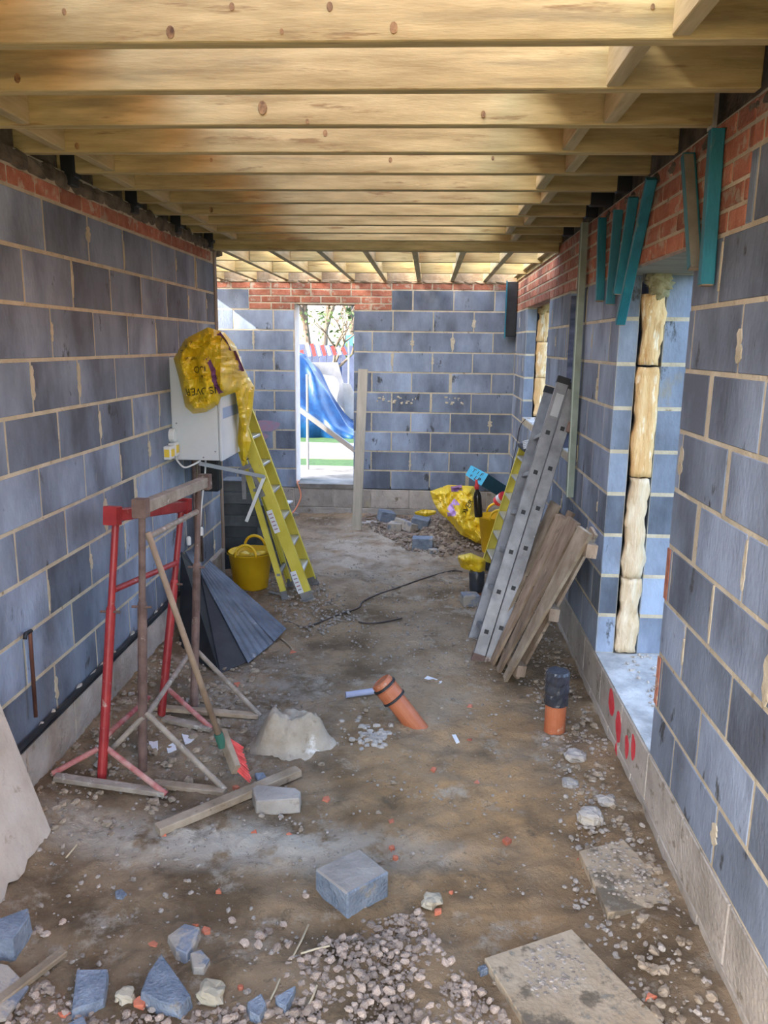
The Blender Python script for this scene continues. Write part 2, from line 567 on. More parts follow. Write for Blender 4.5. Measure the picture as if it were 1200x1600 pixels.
def masonry(wall, axis, fixed, a0, a1, z0, nrow, ch, bl, offs, m, name, thick=.10, sgn=1, holes=(), jt=.013, wide=.10, row0=0, jitter=.0009):
    """courses of blocks along 'axis' at the plane 'fixed' (inner face); sgn = side on which the wall's body lies"""
    for r in range(nrow):
        zb, zt = z0 + r * ch, z0 + (r + 1) * ch
        segs = [(a0, a1)]
        for (h0, h1, hz0, hz1) in holes:
            if zt - .02 > hz0 and zb + .02 < hz1:
                ns = []
                for s, e in segs:
                    if h0 <= s and h1 >= e:
                        continue
                    if h1 <= s or h0 >= e:
                        ns.append((s, e))
                        continue
                    if h0 > s:
                        ns.append((s, h0))
                    if h1 < e:
                        ns.append((h1, e))
                segs = ns
        off = offs[(r + row0) % 2]
        for s, e in segs:
            k = math.floor((s - off) / bl)
            cuts = [s]
            while off + (k + 1) * bl < e - .03:
                c = off + (k + 1) * bl
                if c > s + .03:
                    cuts.append(c)
                k += 1
            cuts.append(e)
            for q_ in cuts[1:-1]:
                PERP.append((wall.name, axis, fixed, sgn, q_, zb, zt, name))
            for i in range(len(cuts) - 1):
                p, q = cuts[i], cuts[i + 1]
                lo = p + (jt / 2 if p > s + 1e-6 else 0)
                hi = q - (jt / 2 if q < e - 1e-6 else 0)
                if RW.random() < wide and hi - lo > .3:
                    hi -= RW.choice((.012, .02, .03))
                w = round(hi - lo, 2)
                if w < .02:
                    continue
                me = block_mesh(w, thick, ch - jt, m, axis=axis, nm=name)
                j = RW.uniform(-jitter, jitter)
                ctr = (lo + hi) / 2
                f = fixed + sgn * thick / 2 + j
                loc = (f, ctr, (zb + zt) / 2) if axis == 'y' else (ctr, f, (zb + zt) / 2)
                place(name, me, loc, wall)


def core(wall, axis, fixed, rects, thick=.10, sgn=1, m=None, rec=.0022, nm='mortar'):
    """mortar bed: rects (a0,a1,z0,z1), set back from the block faces"""
    mb = MB()
    for a0, a1, z0, z1 in rects:
        f0, f1 = sorted((fixed + sgn * rec, fixed + sgn * (thick - rec)))
        if axis == 'y':
            mb.box((f0, a0 + rec, z0), (f1, a1 - rec, z1))
        else:
            mb.box((a0 + rec, f0, z0), (a1 - rec, f1, z1))
    return mb.build(nm, m or M_MORTAR, wall)


# ------------------------------------------------------------------ floor
def build_floor():
    x0, x1, y0, y1 = -3.05, 1.02, -1.0, 9.06
    xs = list(np.arange(x0, x1 + .001, .022))
    ys = list(np.arange(y0, 1.6, .1)) + list(np.arange(1.6, 5.0, .018)) + list(np.arange(5.0, y1 + .02, .03))
    vs = []
    for y in ys:
        for x in xs:
            z = gz(x, y)
            if y > 1.5:
                v = Vector((x, y, 0))
                n = noise.fractal(v * 6, 0.6, 2.0, 5)
                n2 = noise.noise(v * 34)
                n3 = noise.noise(v * 75 + Vector((5, 0, 0)))
                z += .015 * n + .008 * max(0, n2) + .005 * max(0, n3 - .10) * 2
            vs.append((x, y, z))
    nx = len(xs)
    fs = [(j * nx + i, j * nx + i + 1, (j + 1) * nx + i + 1, (j + 1) * nx + i) for j in range(len(ys) - 1) for i in range(nx - 1)]
    me = bpy.data.meshes.new('floor')
    me.from_pydata(vs, [], fs)
    me.materials.append(M_DIRT)
    me.polygons.foreach_set('use_smooth', [True] * len(me.polygons))
    o = bpy.data.objects.new('floor', me)
    COL.objects.link(o)
    o['kind'] = 'structure'


build_floor()

# ------------------------------------------------------------------ left wall
wl = struct('wall_left')
LY0, LY1 = -1.0, 6.17
masonry(wl, 'y', XL, .3, LY1, 0, 10, .225, .45, (.09, .30), M_BLOCK, 'concrete_block', sgn=-1)
core(wl, 'y', XL, [(LY0, LY1, 0, 2.40)], sgn=-1)
masonry(wl, 'y', XL + .004, 1.3, LY1 - .08, 2.25, 1, .078, .225, (.02, .13), M_BRICK, 'brick', sgn=-1, wide=0)
masonry(wl, 'y', XL + .025, .3, LY1 - .02, -.45, 2, .225, .45, (.0, .2), M_BASE, 'footing_block', thick=.12, sgn=-1, wide=0, jt=.006)
core(wl, 'y', XL + .022, [(.3, LY1, -.45, 0)], sgn=-1, m=M_BASE, nm='footing_mortar')
# black damp-proof strip lying on the ledge of the footing
mb = MB()
R = random.Random(2)
pts = []
y = .6
while y < 5.0:
    pts.append((XL + .018 + R.uniform(-.005, .005), y, .012 + R.uniform(-.004, .006)))
    y += .12
mb.tube(pts, .014, 6)
mb.box((XL + .002, .6, -.001), (XL + .034, 5.0, .007))
mb.build('damp_proof_strip', M_BLACK, wl)
mb = MB()
R = random.Random(3)
y = 2.3
while y < 5.2:
    w = R.uniform(.02, .07)
    p0 = Vector((XL + .012, y, .018 + R.uniform(0, .01)))
    mb.tube([p0, p0 + Vector((.004, w / 2, R.uniform(0, .012))), p0 + Vector((0, w, 0))], [.004, R.uniform(.006, .012), .004], 5)
    y += R.uniform(.06, .28)
o = mb.build('mortar_crumb', M_BASE, wl)
o['kind'] = 'stuff'
# timber reveal post at the end of the wall
mb = MB()
mb.bar((XL - .055, LY1 + .035, -.05), (XL - .055, LY1 + .035, 2.40), .125, .07, up=(0, 1, 0), c=.004)
mb.build('reveal_post', mat('reveal_timber', (.20, .14, .10), (.33, .25, .19), 4, .85, .2, 40, stretch=(5, 5, .7)), wl)
# rough packing of mortar and brick between brick course and joists, one lump per joist bay
JY = [2.205 + .386 * k for k in range(-4, 12)]   # far lower edge of each joist
R = random.Random(8)


def lump(mb, c, sx, sy, sz, seed, n=8, k=0, rough=.35):
    vs, fs = [], []
    m = max(4, n // 2 + 1)
    for i in range(m + 1):
        th = math.pi * i / m
        for j in range(n):
            ph = 2 * math.pi * j / n
            d = Vector((math.sin(th) * math.cos(ph), math.sin(th) * math.sin(ph), math.cos(th)))
            s = 1 + rough * noise.noise(d * 1.7 + Vector((seed * 3.1, seed, -seed)))
            q = Vector([math.copysign(abs(t) ** .75, t) for t in d])
            vs.append((c[0] + q.x * sx * s, c[1] + q.y * sy * s, c[2] + q.z * sz * s))
    for i in range(m):
        for j in range(n):
            fs.append((i * n + j, (i + 1) * n + j, (i + 1) * n + (j + 1) % n, i * n + (j + 1) % n))
    mb.add(vs, fs, k)


mb = MB()
for i, y in enumerate(JY[4:]):
    for q in range(3):
        lump(mb, (XL - .035, y - .33 + q * .12, 2.362 + R.uniform(-.005, .01)), .05, .10, .045, i * 5 + q, 10)
o = mb.build('mortar_packing', mat('dark_packing', (.07, .055, .038), (.22, .17, .12), 9, .95, .8, 40), wl)
o['kind'] = 'stuff'
# unseen walls added over both side walls to block sun and darken joist ends
core(wl, 'y', XL - .01, [(LY0, LY1 + .4, 2.62, 4.6)], sgn=-1, m=M_BRICK, nm='shade_wall')
core(wl, 'y', XL - .035, [(LY0, LY1 + .05, 2.33, 2.62)], sgn=-1, m=MATS['dark_packing'], nm='beam_filling')

# ------------------------------------------------------------------ right wall with its three window openings
wr = struct('wall_right')
HB = (3.045, 4.14, 0.0, 2.03)
HA = (6.56, 8.02, .955, 2.10)
HC = (5.19, 5.62, .95, 2.08)
RY1 = 9.12
masonry(wr, 'y', XR, .55, 9.0, 0, 9, .225, .45, (.07, .29), M_BLOCK, 'concrete_block', sgn=1, holes=(HB, HA, HC))
masonry(wr, 'y', XR, .55, 2.60, 2.025, 1, .225, .45, (.07, .29), M_BLOCK, 'concrete_block', sgn=1, row0=1)
OX = XR + .225
OT = .16
masonry(wr, 'y', OX, 2.6, 9.0, 0, 9, .225, .45, (.14, .36), M_BLOCK, 'outer_block', thick=OT, sgn=1, holes=(HB, HA, HC))
masonry(wr, 'y', XR - .002, 2.60, 8.99, 2.025, 5, .075, .225, (.05, .16), M_BRICK, 'brick', sgn=1, wide=0, holes=((HB[0], HB[1], 0, 2.045),))
masonry(wr, 'y', XR, 1.2, 2.60, 2.25, 2, .075, .225, (.05, .16), M_BRICK, 'brick', sgn=1, wide=0)


def rects_with_holes(a0, a1, z0, z1, holes):
    out, cur = [], a0
    for h0, h1, hz0, hz1 in sorted(holes):
        out.append((cur, h0, z0, z1))
        if hz0 > z0:
            out.append((h0 - .01, h1 + .01, z0, hz0))
        out.append((h0 - .01, h1 + .01, hz1, z1))
        cur = h1
    out.append((cur, a1, z0, z1))
    return out


core(wr, 'y', XR, rects_with_holes(-1.0, RY1, 0, 2.40, (HB, HA, HC)), sgn=1)
core(wr, 'y', OX, rects_with_holes(-1.0, RY1, 0, 2.40, (HB, HA, HC)), thick=OT, sgn=1, nm='outer_mortar')
core(wr, 'y', XR + .01, [(-1.0, 6.6, 2.62, 4.6)], sgn=1, m=M_BRICK, nm='shade_wall')  # added unseen wall, shades the right joist ends
core(wr, 'y', XR + .02, [(-1.0, 9.1, 2.38, 2.62)], sgn=1, m=MATS['dark_packing'], nm='beam_filling')
masonry(wr, 'y', XR - .004, .55, 9.0, -.45, 2, .225, .45, (.13, .35), M_BASE, 'footing_block', thick=.34, sgn=1, wide=0, jt=.005)
core(wr, 'y', XR, [(-1.0, 9.1, -.45, -.002)], thick=.33, sgn=1, m=M_BASE, nm='footing_mortar')
for z0_, z1_ in ((.685, .89), (.235, .44)):
    mb = MB()
    mb.box((XR - .003, HB[0] - .035, z0_), (XR + .05, HB[0] + .0015, z1_))
    mb.build('brick_closer', M_BRICK, wr)
# lintel soffits (concrete lintels over the openings)
for nm, (h0, h1, hz0, hz1) in zip('abc', (HB, HA, HC)):
    mb = MB()
    mb.box((XR + .004, h0 - .02, hz1 - .012), (OX + .155, h1 + .02, hz1 + .035))
    mb.build('lintel', mat('lintel_grey', (.30, .26, .24), (.40, .36, .34), 8, .9, .3, 50, stretch=(.4, 2, 1)), wr)
# filling of the cavity below the sills
mb = MB()
for h0, h1, hz0, hz1 in (HA, HC):
    mb.box((XR + .01, h0, hz0 - .05), (OX + .09, h1, hz0 + .004))
mb.box((XR + .002, HB[0], -.06), (OX + .16, HB[1], .008))
mb.build('sill_mortar', mat('pale_mortar', (.28, .28, .27), (.52, .51, .49), 8, .95, .8, 40), wr)
mb = MB()
R = random.Random(12)
for i in range(90):
    lump(mb, (R.uniform(XR + .13, OX + .14), R.uniform(HB[0] + .25, HB[1] - .01), .012), R.uniform(.004, .012), R.uniform(.004, .014), R.uniform(.003, .009), i, 6)
for i in range(20):
    lump(mb, (R.uniform(XR + .02, OX + .09), R.uniform(6.6, 7.9), .962), R.uniform(.01, .02), R.uniform(.01, .03), R.uniform(.006, .014), i + 200, 6)
o = mb.build('sill_rubble', M_BASE, wr)
o['kind'] = 'stuff'


def batt(y, z0, z1, x0, x1, seed, m, thick=.05):
    """ragged slab of cavity insulation whose edge shows in the window reveal"""
    nx, nz = 7, max(6, int((z1 - z0) / .03))
    vs, fs = [], []
    for j in range(nz + 1):
        for i in range(nx + 1):
            u, w = i / nx, j / nz
            e = .016 * noise.noise(Vector((seed, w * 9, u * 4)))
            ex = x0 + (x1 - x0) * u + (.024 * noise.noise(Vector((seed + (7 if i > nx / 2 else 0), (z0 + w * (z1 - z0)) * 9, 0))) + .008 * noise.noise(Vector((seed * 2, (z0 + w * (z1 - z0)) * 34, i))) if i in (0, nx) else 0)
            d = math.sin(math.pi * u) * .014 + .016 * noise.noise(Vector((u * 3, w * 5, seed))) + .012 * noise.noise(Vector((u * 7, w * 9, seed)))
            vs.append((ex, y - .012 - d, z0 + (z1 - z0) * w + (e if 0 < j < nz else e * .5)))
    n1 = len(vs)
    vs += [(v[0], y + thick, v[2]) for v in vs]
    W = nx + 1
    for j in range(nz):
        for i in range(nx):
            a = j * W + i
            fs.append((a, a + 1, a + W + 1, a + W))
            fs.append((n1 + a, n1 + a + W, n1 + a + W + 1, n1 + a + 1))
    for j in range(nz):
        a = j * W
        fs.append((a, a + W, n1 + a + W, n1 + a))
        a = j * W + nx
        fs.append((a, n1 + a, n1 + a + W, a + W))
    for i in range(nx):
        fs.append((i, n1 + i, n1 + i + 1, i + 1))
        a = nz * W + i
        fs.append((a, a + 1, n1 + a + 1, n1 + a))
    mb = MB()
    mb.add(vs, fs)
    return mb.build('insulation_batt', m, wr, smooth=True)


cx0, cx1 = XR + .112, OX - .008
for z0, z1, m, s in ((.02, .44, M_INSW, 1), (.445, .985, M_INSW, 2.3), (.995, 1.56, M_INS, 5.1), (1.57, 1.92, M_INS, 8.7)):
    batt(HB[1], z0, z1, cx0, cx1, s, m)
for z0, z1, s in ((.97, 1.35, 11.), (1.355, 1.70, 14.), (1.705, 1.99, 17.)):
    batt(HA[1], z0, z1, cx0, cx1, s, M_INS)
mb = MB()
for i in range(7):
    lump(mb, (R.uniform(cx0 + .02, cx1 - .02), HB[1] - .015, 1.93 + i * .015), .045, .03, .035, i + 3, 12, rough=.9)
mb.build('mineral_wool_tuft', M_WOOL, wr, smooth=True)
mb = MB()
for i in range(4):
    lump(mb, (R.uniform(cx0 + .03, cx1 - .03), HA[1] - .015, 2.0 + i * .02), .045, .03, .03, i + 23, 12, rough=.6)
mb.build('mineral_wool_tuft', mat('brown_wool', (.40, .27, .12), (.52, .38, .2), 14, .98, 1.0, 30), wr, smooth=True)
# thin dark panel on the far jamb of the narrow opening
mb = MB()
mb.box((XR + .006, HC[1] - .004, .96), (OX + .09, HC[1] + .002, 2.0))
mb.build('dark_jamb_panel', mat('dark_jamb', (.03, .035, .055), (.12, .12, .17), 6, .3, .8, 8, stretch=(1, 1, 3)), wr)
# block offcut on the far sill
place('sill_block', block_mesh(.10, .215, .20, M_WHITE if False else M_BLOCK, axis='x'), (XR + .15, 6.80, 1.058), None)
tag(bpy.data.objects[-1] if False else [o for o in bpy.data.objects if o.name.startswith('sill_block')][0], 'pale grey block offcut standing on the sill of the far window opening', 'block')


def blot(name, m, c, u, v, n, rad, seed, parent, t=.0012):
    """thin ragged patch of paint on a face: c centre, u,v axes of the face"""
    c, u, v = Vector(c), Vector(u), Vector(v)
    nn = u.cross(v).normalized()
    mb = MB()
    ring = []
    for i in range(n):
        a = 2 * math.pi * i / n
        r = 1 + .30 * noise.noise(Vector((math.cos(a) * 1.6 + seed, math.sin(a) * 1.6, seed)))
        ring.append(c + u * (rad[0] * r * math.cos(a)) + v * (rad[1] * r * math.sin(a)))
    vs = ring + [p + nn * t for p in ring]
    mb.add(vs, [tuple(range(n)), tuple(range(n, 2 * n))[::-1]] + [(i, n + i, n + (i + 1) % n, (i + 1) % n) for i in range(n)])
    return mb.build(name, m, parent)


for (x, y, a, b, s) in ((955, 1098, .060, .060, 1), (966, 1135, .052, .075, 2), (979, 1166, .034, .055, 3), (989, 1168, .032, .055, 4.4), (962, 1175, .02, .05, 6.4)):
    p = onX(x, y, XR - .006)
    blot('red_paint_mark', M_SPRAY, p, (0, 1, 0), (0, .15, 1), 14, (a, b), s, wr)
for (x, y, a, b, s) in ((866, 700, .06, .12, 7),):
    p = onX(x, y, XR - .003)
    blot('pink_paint_mark', M_PINK, p, (0, 1, 0), (0, .15, 1), 14, (a, b), s, wr)

# ------------------------------------------------------------------ far wall with the door opening
wf = struct('wall_far')
HD = (-1.51, -.835, .05, 2.09)
masonry(wf, 'x', YF, -3.0, XR, 0, 9, .225, .45, (.05, .27), M_BLOCK, 'concrete_block', sgn=1, holes=(HD,))
masonry(wf, 'x', YF, -3.0, -2.02, 2.025, 1, .225, .45, (.05, .27), M_BLOCK, 'concrete_block', sgn=1, row0=1)
masonry(wf, 'x', YF, -.42, XR, 2.025, 1, .225, .45, (.05, .27), M_BLOCK, 'concrete_block', sgn=1, row0=1)
masonry(wf, 'x', YF - .002, -2.02, -.42, 2.025, 3, .075, .225, (.03, .14), M_BRICK, 'brick', sgn=1, wide=0, holes=((HD[0], HD[1], 1.9, 2.075),))
masonry(wf, 'x', YF - .002, -3.0, XR, 2.25, 1, .075, .225, (.03, .14), M_BRICK, 'brick', sgn=1, wide=0)
core(wf, 'x', YF, rects_with_holes(-3.0, XR + .30, 0, 2.34, (HD,)), sgn=1)
core(wf, 'x', YF + .02, [(-3.0, XR + .1, 2.33, 2.56)], sgn=1, m=mat('brown_packing', (.25, .18, .11), (.42, .33, .22), 9, .95, .8, 40), nm='beam_filling')
OYF = YF + .235
core(wf, 'x', OYF, rects_with_holes(-3.2, XR + .35, -.3, 2.6, ((HD[0], HD[1], 0.0, 2.09),)), sgn=1, m=M_BRICK, nm='outer_leaf')
masonry(wf, 'x', YF - .004, -3.0, XR, -.45, 2, .225, .45, (.05, .27), M_BASE, 'footing_block', thick=.34, sgn=1, wide=0, jt=.007)
core(wf, 'x', YF, [(-3.0, XR, -.45, .04)], thick=.33, sgn=1, m=M_BASE, nm='footing_mortar')
mb = MB()
mb.box((HD[0], YF - .012, .0), (HD[1], YF + .36, .052))
mb.build('door_sill', M_PATH, wf)
mb = MB()
mb.box((HD[0] - .006, YF + .01, .05), (HD[0] + .004, YF + .33, 2.09))
mb.build('jamb_closer', mat('pink_closer', (.62, .50, .47), (.74, .66, .62), 8, .8, .2), wf)
mb = MB()
for i in range(34):
    lump(mb, (-2.9 + i * .115, YF + .03, 2.335), .075, .05, .022, i + 60, 8)
o = mb.build('mortar_packing', mat('brown_packing', (.25, .18, .11), (.42, .33, .22), 9, .95, .8, 40), wf)
o['kind'] = 'stuff'
for x, y, a, b, s, m in ((412, 665, .20, .06, 1., M_PINK), (405, 682, .10, .05, 2., M_PINK)):
    blot('pink_paint_mark', m, onY(x, y, YF - .002), (1, 0, 0), (0, 0, -1), 16, (a, b), s, wf)
# snots of mortar squeezed out of the bed joint
mb = MB()
for i in range(34):
    x = R.choice((R.uniform(585, 650), R.uniform(690, 725)))
    p = onY(x, R.uniform(619, 632), YF)
    lump(mb, p, R.uniform(.006, .022), .008, R.uniform(.005, .012), i + 90, 6)
o = mb.build('mortar_snots', M_MORTAR, wf)
o['kind'] = 'stuff'

# mortar squeezed out of and smeared beside the upright joints
for wall_, nm_ in ((wl, 'wall_left'), (wr, 'wall_right'), (wf, 'wall_far')):
    mb = MB()
    R = random.Random(len(nm_))
    for (wn_, ax1, fx_, sg_, a_, zb, zt, bn_) in PERP:
        if wn_ != nm_ or bn_ != 'concrete_block' or zb < -.01 or R.random() > .42:
            continue
        w_ = R.choice((.006, .009, .012, .02)) + .002
        z0_, z1_ = zb + R.uniform(.0, .10), zt - R.uniform(0, .10)
        n_ = 7
        L_, R_ = [], []
        for i in range(n_ + 1):
            z_ = z0_ + (z1_ - z0_) * i / n_
            ww = w_ * (1 if 0 < i < n_ else .4)
            L_.append((a_ - ww * R.uniform(.5, 1.3), z_))
            R_.append((a_ + ww * R.uniform(.5, 1.3), z_))
        ring = L_ + R_[::-1]
        f0_ = fx_ - sg_ * .0012
        vs = []
        for d_ in (0, .004):
            for (aa, zz_) in ring:
                p_ = fx_ + sg_ * .004 - sg_ * (.0072 if d_ == 0 else 0)
                vs.append((p_, aa, zz_) if ax1 == 'y' else (aa, p_, zz_))
        k_ = len(ring)
        q_ = n_ + 1
        fs = [(i, i + 1, k_ - 2 - i, k_ - 1 - i) for i in range(n_)]
        fs += [(i, k_ + i, k_ + (i + 1) % k_, (i + 1) % k_) for i in range(k_)]
        mb.add(vs, fs)
    if mb.v:
        mb.build('mortar_smears', M_MORTAR, wall_)['kind'] = 'stuff'

# unseen outer wall of the side room; gap shaped to cast the sun patch
ws_ = struct('wall_side_room')
mb = MB()
X0, X1 = -3.10, -3.0


def poly_wall(mb, pts, x0, x1):
    n = len(pts)
    mb.add([(x0, a, b) for a, b in pts] + [(x1, a, b) for a, b in pts],
           [tuple(range(n)), tuple(range(n, 2 * n))[::-1]] + [(i, n + i, n + (i + 1) % n, (i + 1) % n) for i in range(n)])


poly_wall(mb, [(5.8, -.45), (9.0, -.45), (9.0, 1.80), (8.89, 1.85), (8.35, 2.10), (5.8, 2.10)], X0, X1)
poly_wall(mb, [(5.8, 2.10), (8.35, 2.10), (8.89, 2.56), (8.89, 2.7), (5.8, 2.7)], X0, X1)
poly_wall(mb, [(8.89, 1.85), (9.0, 1.8), (9.35, 1.8), (9.35, 2.7), (8.89, 2.7)], X0, X1)
poly_wall(mb, [(9.0, -.45), (9.35, -.45), (9.35, 1.8), (9.0, 1.8)], X0, X1)
mb.build('block_panel', M_BLOCK, ws_)
mb = MB()
mb.box((-3.1, 5.75, -.45), (XL - .12, 5.85, 2.7))
mb.build('return_panel', M_BLOCK, ws_)

# ------------------------------------------------------------------ ceiling: bare joists, noggins, trimmer
ce = struct('ceiling')


def joist_mesh(L, axis, m, h=.195, w=.047):
    return block_mesh(L, w, h, m, c=.003, axis=axis, nm='joist')


R = random.Random(21)
JW, JH = .047, .195
XJ0, XJ1 = XL - .09, XR - .012
for i, y in enumerate(JY[:-1]):
    L = round(XJ1 - XJ0, 2)
    place('joist', joist_mesh(L, 'x', M_WOOD), ((XJ0 + XJ1) / 2, y - JW / 2 + R.uniform(-.004, .004), JZ + JH / 2 + R.uniform(-.002, .002)), ce, (0, 0, R.uniform(-.0015, .0015)))
ends_right = []
ys = JY[:-1]
for i in range(len(ys) - 1):
    ya, yb = ys[i], ys[i + 1] - JW
    Ln = yb - ya
    xr_ = .545 + (.075 if i % 2 else 0) - .02
    me = block_mesh(round(Ln, 2), .045, .175, M_WOODY, c=.003, axis='y', nm='noggin')
    place('noggin', me, (xr_, (ya + yb) / 2, JZ + .0875 + .004), ce)
    place('noggin', me, (-1.50 + (.05 if i % 2 else 0), (ya + yb) / 2, JZ + .0875 + .004), ce)
YT = JY[-2] + .03        # double trimmer at the end of the near bay
for q in range(2):
    place('trimmer', joist_mesh(round(XJ1 - XL + .1 + 1.3, 2), 'x', M_WOOD), ((XJ1 + XL - 1.4) / 2, YT + .07 + q * .05, JZ + JH / 2 - .055), ce)
FZ = 2.345
YJ0, YJ1 = YT + .12, YF + .02
xk = [-.125 + .366 * k for k in range(-7, 4)]
for x in xk:
    place('joist', joist_mesh(round(YJ1 - YJ0, 2), 'y', M_WOODY), (x + R.uniform(-.008, .008), (YJ0 + YJ1) / 2, FZ + JH / 2), ce)
for k, (x0, x1) in enumerate(zip(xk, xk[1:])):
    for yy in (7.0 + (.06 if k % 2 else 0), 8.03 + (.07 if k % 2 else 0)):
        me = block_mesh(round(x1 - x0 - JW, 2), .045, .19, M_WOOD, c=.003, axis='x', nm='noggin')
        place('noggin', me, ((x0 + x1) / 2, yy, FZ + .1), ce)
place('wall_plate', joist_mesh(2.8, 'y', M_WOODY), (XR - .03, (YJ0 + YJ1) / 2 - .05, FZ + .04 + JH / 2), ce)
# unseen sheets added over both sides; they darken the joist ends, middle left open
for k_, (yl, le, re_) in enumerate(((-1.0, -.95, .45), (.2, -1.05, .50), (1.4, -.98, .55), (2.6, -.90, .30), (3.8, -.85, .42), (5.0, -.95, .35))):
    for x0_, x1_ in ((XL - .16, le), (re_, XR + .12)):
        mb = MB()
        mb.box((x0_, yl + .004, JZ + JH + .003), (x1_, yl + 1.196, JZ + JH + .021))
        mb.build('shade_sheet', M_WOODY, ce)
# knots on the broad faces
R = random.Random(33)
KN = [(266, 50, 11), (720, 0, 0), (615, 43, 10), (362, 10, 7), (515, 10, 8), (440, 49, 5), (27, 122, 9), (372, 120, 10), (563, 112, 9), (410, 168, 12), (480, 190, 5), (508, 208, 6),
      (735, 118, 6), (710, 110, 5), (755, 178, 6), (540, 100, 5), (630, 106, 5), (963, 151, 6), (888, 125, 8), (610, 250, 5), (770, 247, 4), (330, 250, 4), (680, 315, 5), (330, 328, 5), (1020, 10, 5), (120, 228, 6), (100, 18, 6)]
mb = MB()
for x, y, r in KN:
    # find the joist whose face the pixel looks at
    best = None
    for yy in JY[4:-1]:
        p = onY(x, y, yy - JW - .0012)
        if JZ + .004 < p.z < JZ + JH and XL < p.x < XR:
            best = p
            break
    if best is None or r == 0:
        continue
    rr = r / F_PX * best.y * .8
    n = 9
    ring = [best + Vector((math.cos(2 * math.pi * i / n) * rr * .7, 0, math.sin(2 * math.pi * i / n) * rr)) for i in range(n)]
    ring = [p if JZ + .002 < p.z else Vector((p.x, p.y, JZ + .002)) for p in ring]
    mb.add([(p.x, p.y, p.z) for p in ring] + [(p.x, p.y + .004, p.z) for p in ring], [tuple(range(n)), tuple(range(n, 2 * n))[::-1]] + [(i, n + i, n + (i + 1) % n, (i + 1) % n) for i in range(n)])
mb.build('knots', M_KNOT, ce)['kind'] = 'stuff'
# black wrapping round joist ends
for i in (3, 5, 7, 9, 11):
    y = JY[4] + .386 * (i - 1)
    mb = MB()
    mb.box((XL - .02, y - JW - .012, JZ - .02), (XL + .045, y + .012, JZ + .10))
    mb.box((XL - .02, y - JW - .018, JZ - .055), (XL + .03, y + .02, JZ - .005))
    mb.build('plastic_wrap', M_BLACK, ce, bevel=.004)
for i in (5, 6, 7, 9):
    y = JY[4 + i]
    mb = MB()
    mb.box((XR - (.12 if i == 6 else .07), y - JW - .008, JZ - .006), (XR, y + .008, JZ + JH * .8))
    mb.build('plastic_wrap', M_BLACK, ce, bevel=.004)
mb = MB()
y = JY[4 + 2]
mb.box((XR - .018, y - JW - .006, JZ - .01), (XR - .006, y + .006, JZ + JH))
mb.build('joist_hanger', mat('galvanised', (.45, .45, .43), (.6, .6, .57), 20, .5, .2, metal=.6), ce)
mb = MB()
for i in range(0, 7):
    y = JY[4 + i]
    for q in range(2):
        lump(mb, (XR + .05, y - JW / 2 + (q - .5) * .15, JZ - .035), .06, .09, .03, 300 + i * 2 + q, 10)
mb.build('mortar_packing', mat('dark_packing', (.1, .08, .05)), ce)['kind'] = 'stuff'

# ------------------------------------------------------------------ battens, steel channel and plastic strip on the right wall
for (x0, y0, x1, y1, w, lab) in (
        (941, 341, 937, 470, .026, 'short teal painted batten hanging upright, nearest the grey green steel channel'),
        (966, 328, 953, 475, .026, 'second teal painted batten from the steel channel, almost upright'),
        (990, 308, 966, 458, .026, 'third teal painted batten from the steel channel, tucked behind the long slanting one'),
        (1018, 279, 969, 505, .032, 'long teal painted batten slanting steeply left of the big window opening'),
        (1075, 243, 1086, 418, .034, 'teal batten with a bare grey side hanging above the big window opening'),
        (1120, 203, 1103, 445, .037, 'broad bright teal batten hanging at the right of the big window opening')):
    a, b = onX(x0, y0, XR - .03), onX(x1, y1, XR - .03)
    o = empty('painted_batten', b)
    tag(o, lab, 'batten', 'teal battens fixed under the joists')
    mb = MB()
    mb.bar(a, b, w, .045, up=(1, 0, 0), c=.003)
    mb.build('batten', M_TEAL, o)
    mb = MB()
    d = (b - a).normalized()
    mb.bar(b, b + d * .004, w * .9, .04, up=(1, 0, 0))
    mb.build('cut_end', M_TIMBER, o)
    if x0 == 1075:
        mb = MB()
        mb.bar(a + Vector((-.004, -w / 2 - .003, 0)), b + Vector((-.004, -w / 2 - .003, 0)), .004, .034, up=(1, 0, 0))
        mb.build('bare_side', mat('grey_wood', (.17, .16, .13), (.25, .23, .19), 8), o)
a, b = onX(919, 330, XR - .02), onX(901, 783, XR - .02)
b = Vector((b.x, a.y - .07, b.z))
a.z = 2.39
st = thing('steel_channel', b, 'tall grey green steel channel standing upright against the right wall', 'channel')
mb = MB()
mb.bar(a, b, .006, .06, up=(0, 1, 0))
mb.bar(a + Vector((-.018, -.03, 0)), b + Vector((-.018, -.03, 0)), .035, .006, up=(0, 1, 0))
mb.bar(a + Vector((-.018, .03, 0)), b + Vector((-.018, .03, 0)), .035, .006, up=(0, 1, 0))
mb.build('channel_body', M_GREEN, st)
mb = MB()
mb.bar(a + Vector((-.037, -.03, 0)), b + Vector((-.037, -.03, 0)), .006, .008, up=(0, 1, 0))
mb.build('bright_edge', mat('pale_edge', (.42, .5, .44)), st)
st = thing('plastic_strip', (.86, 8.93, 1.76), 'black plastic strip with a teal edge hanging in the far right corner', 'strip')
mb = MB()
mb.box((.84, 8.90, 1.76), (.955, 8.96, 2.34))
mb.build('strip_body', M_BLACK, st, bevel=.004)
mb = MB()
mb.box((.828, 8.885, 1.74), (.842, 8.90, 2.35))
mb.build('edge_angle', M_TEAL, st)

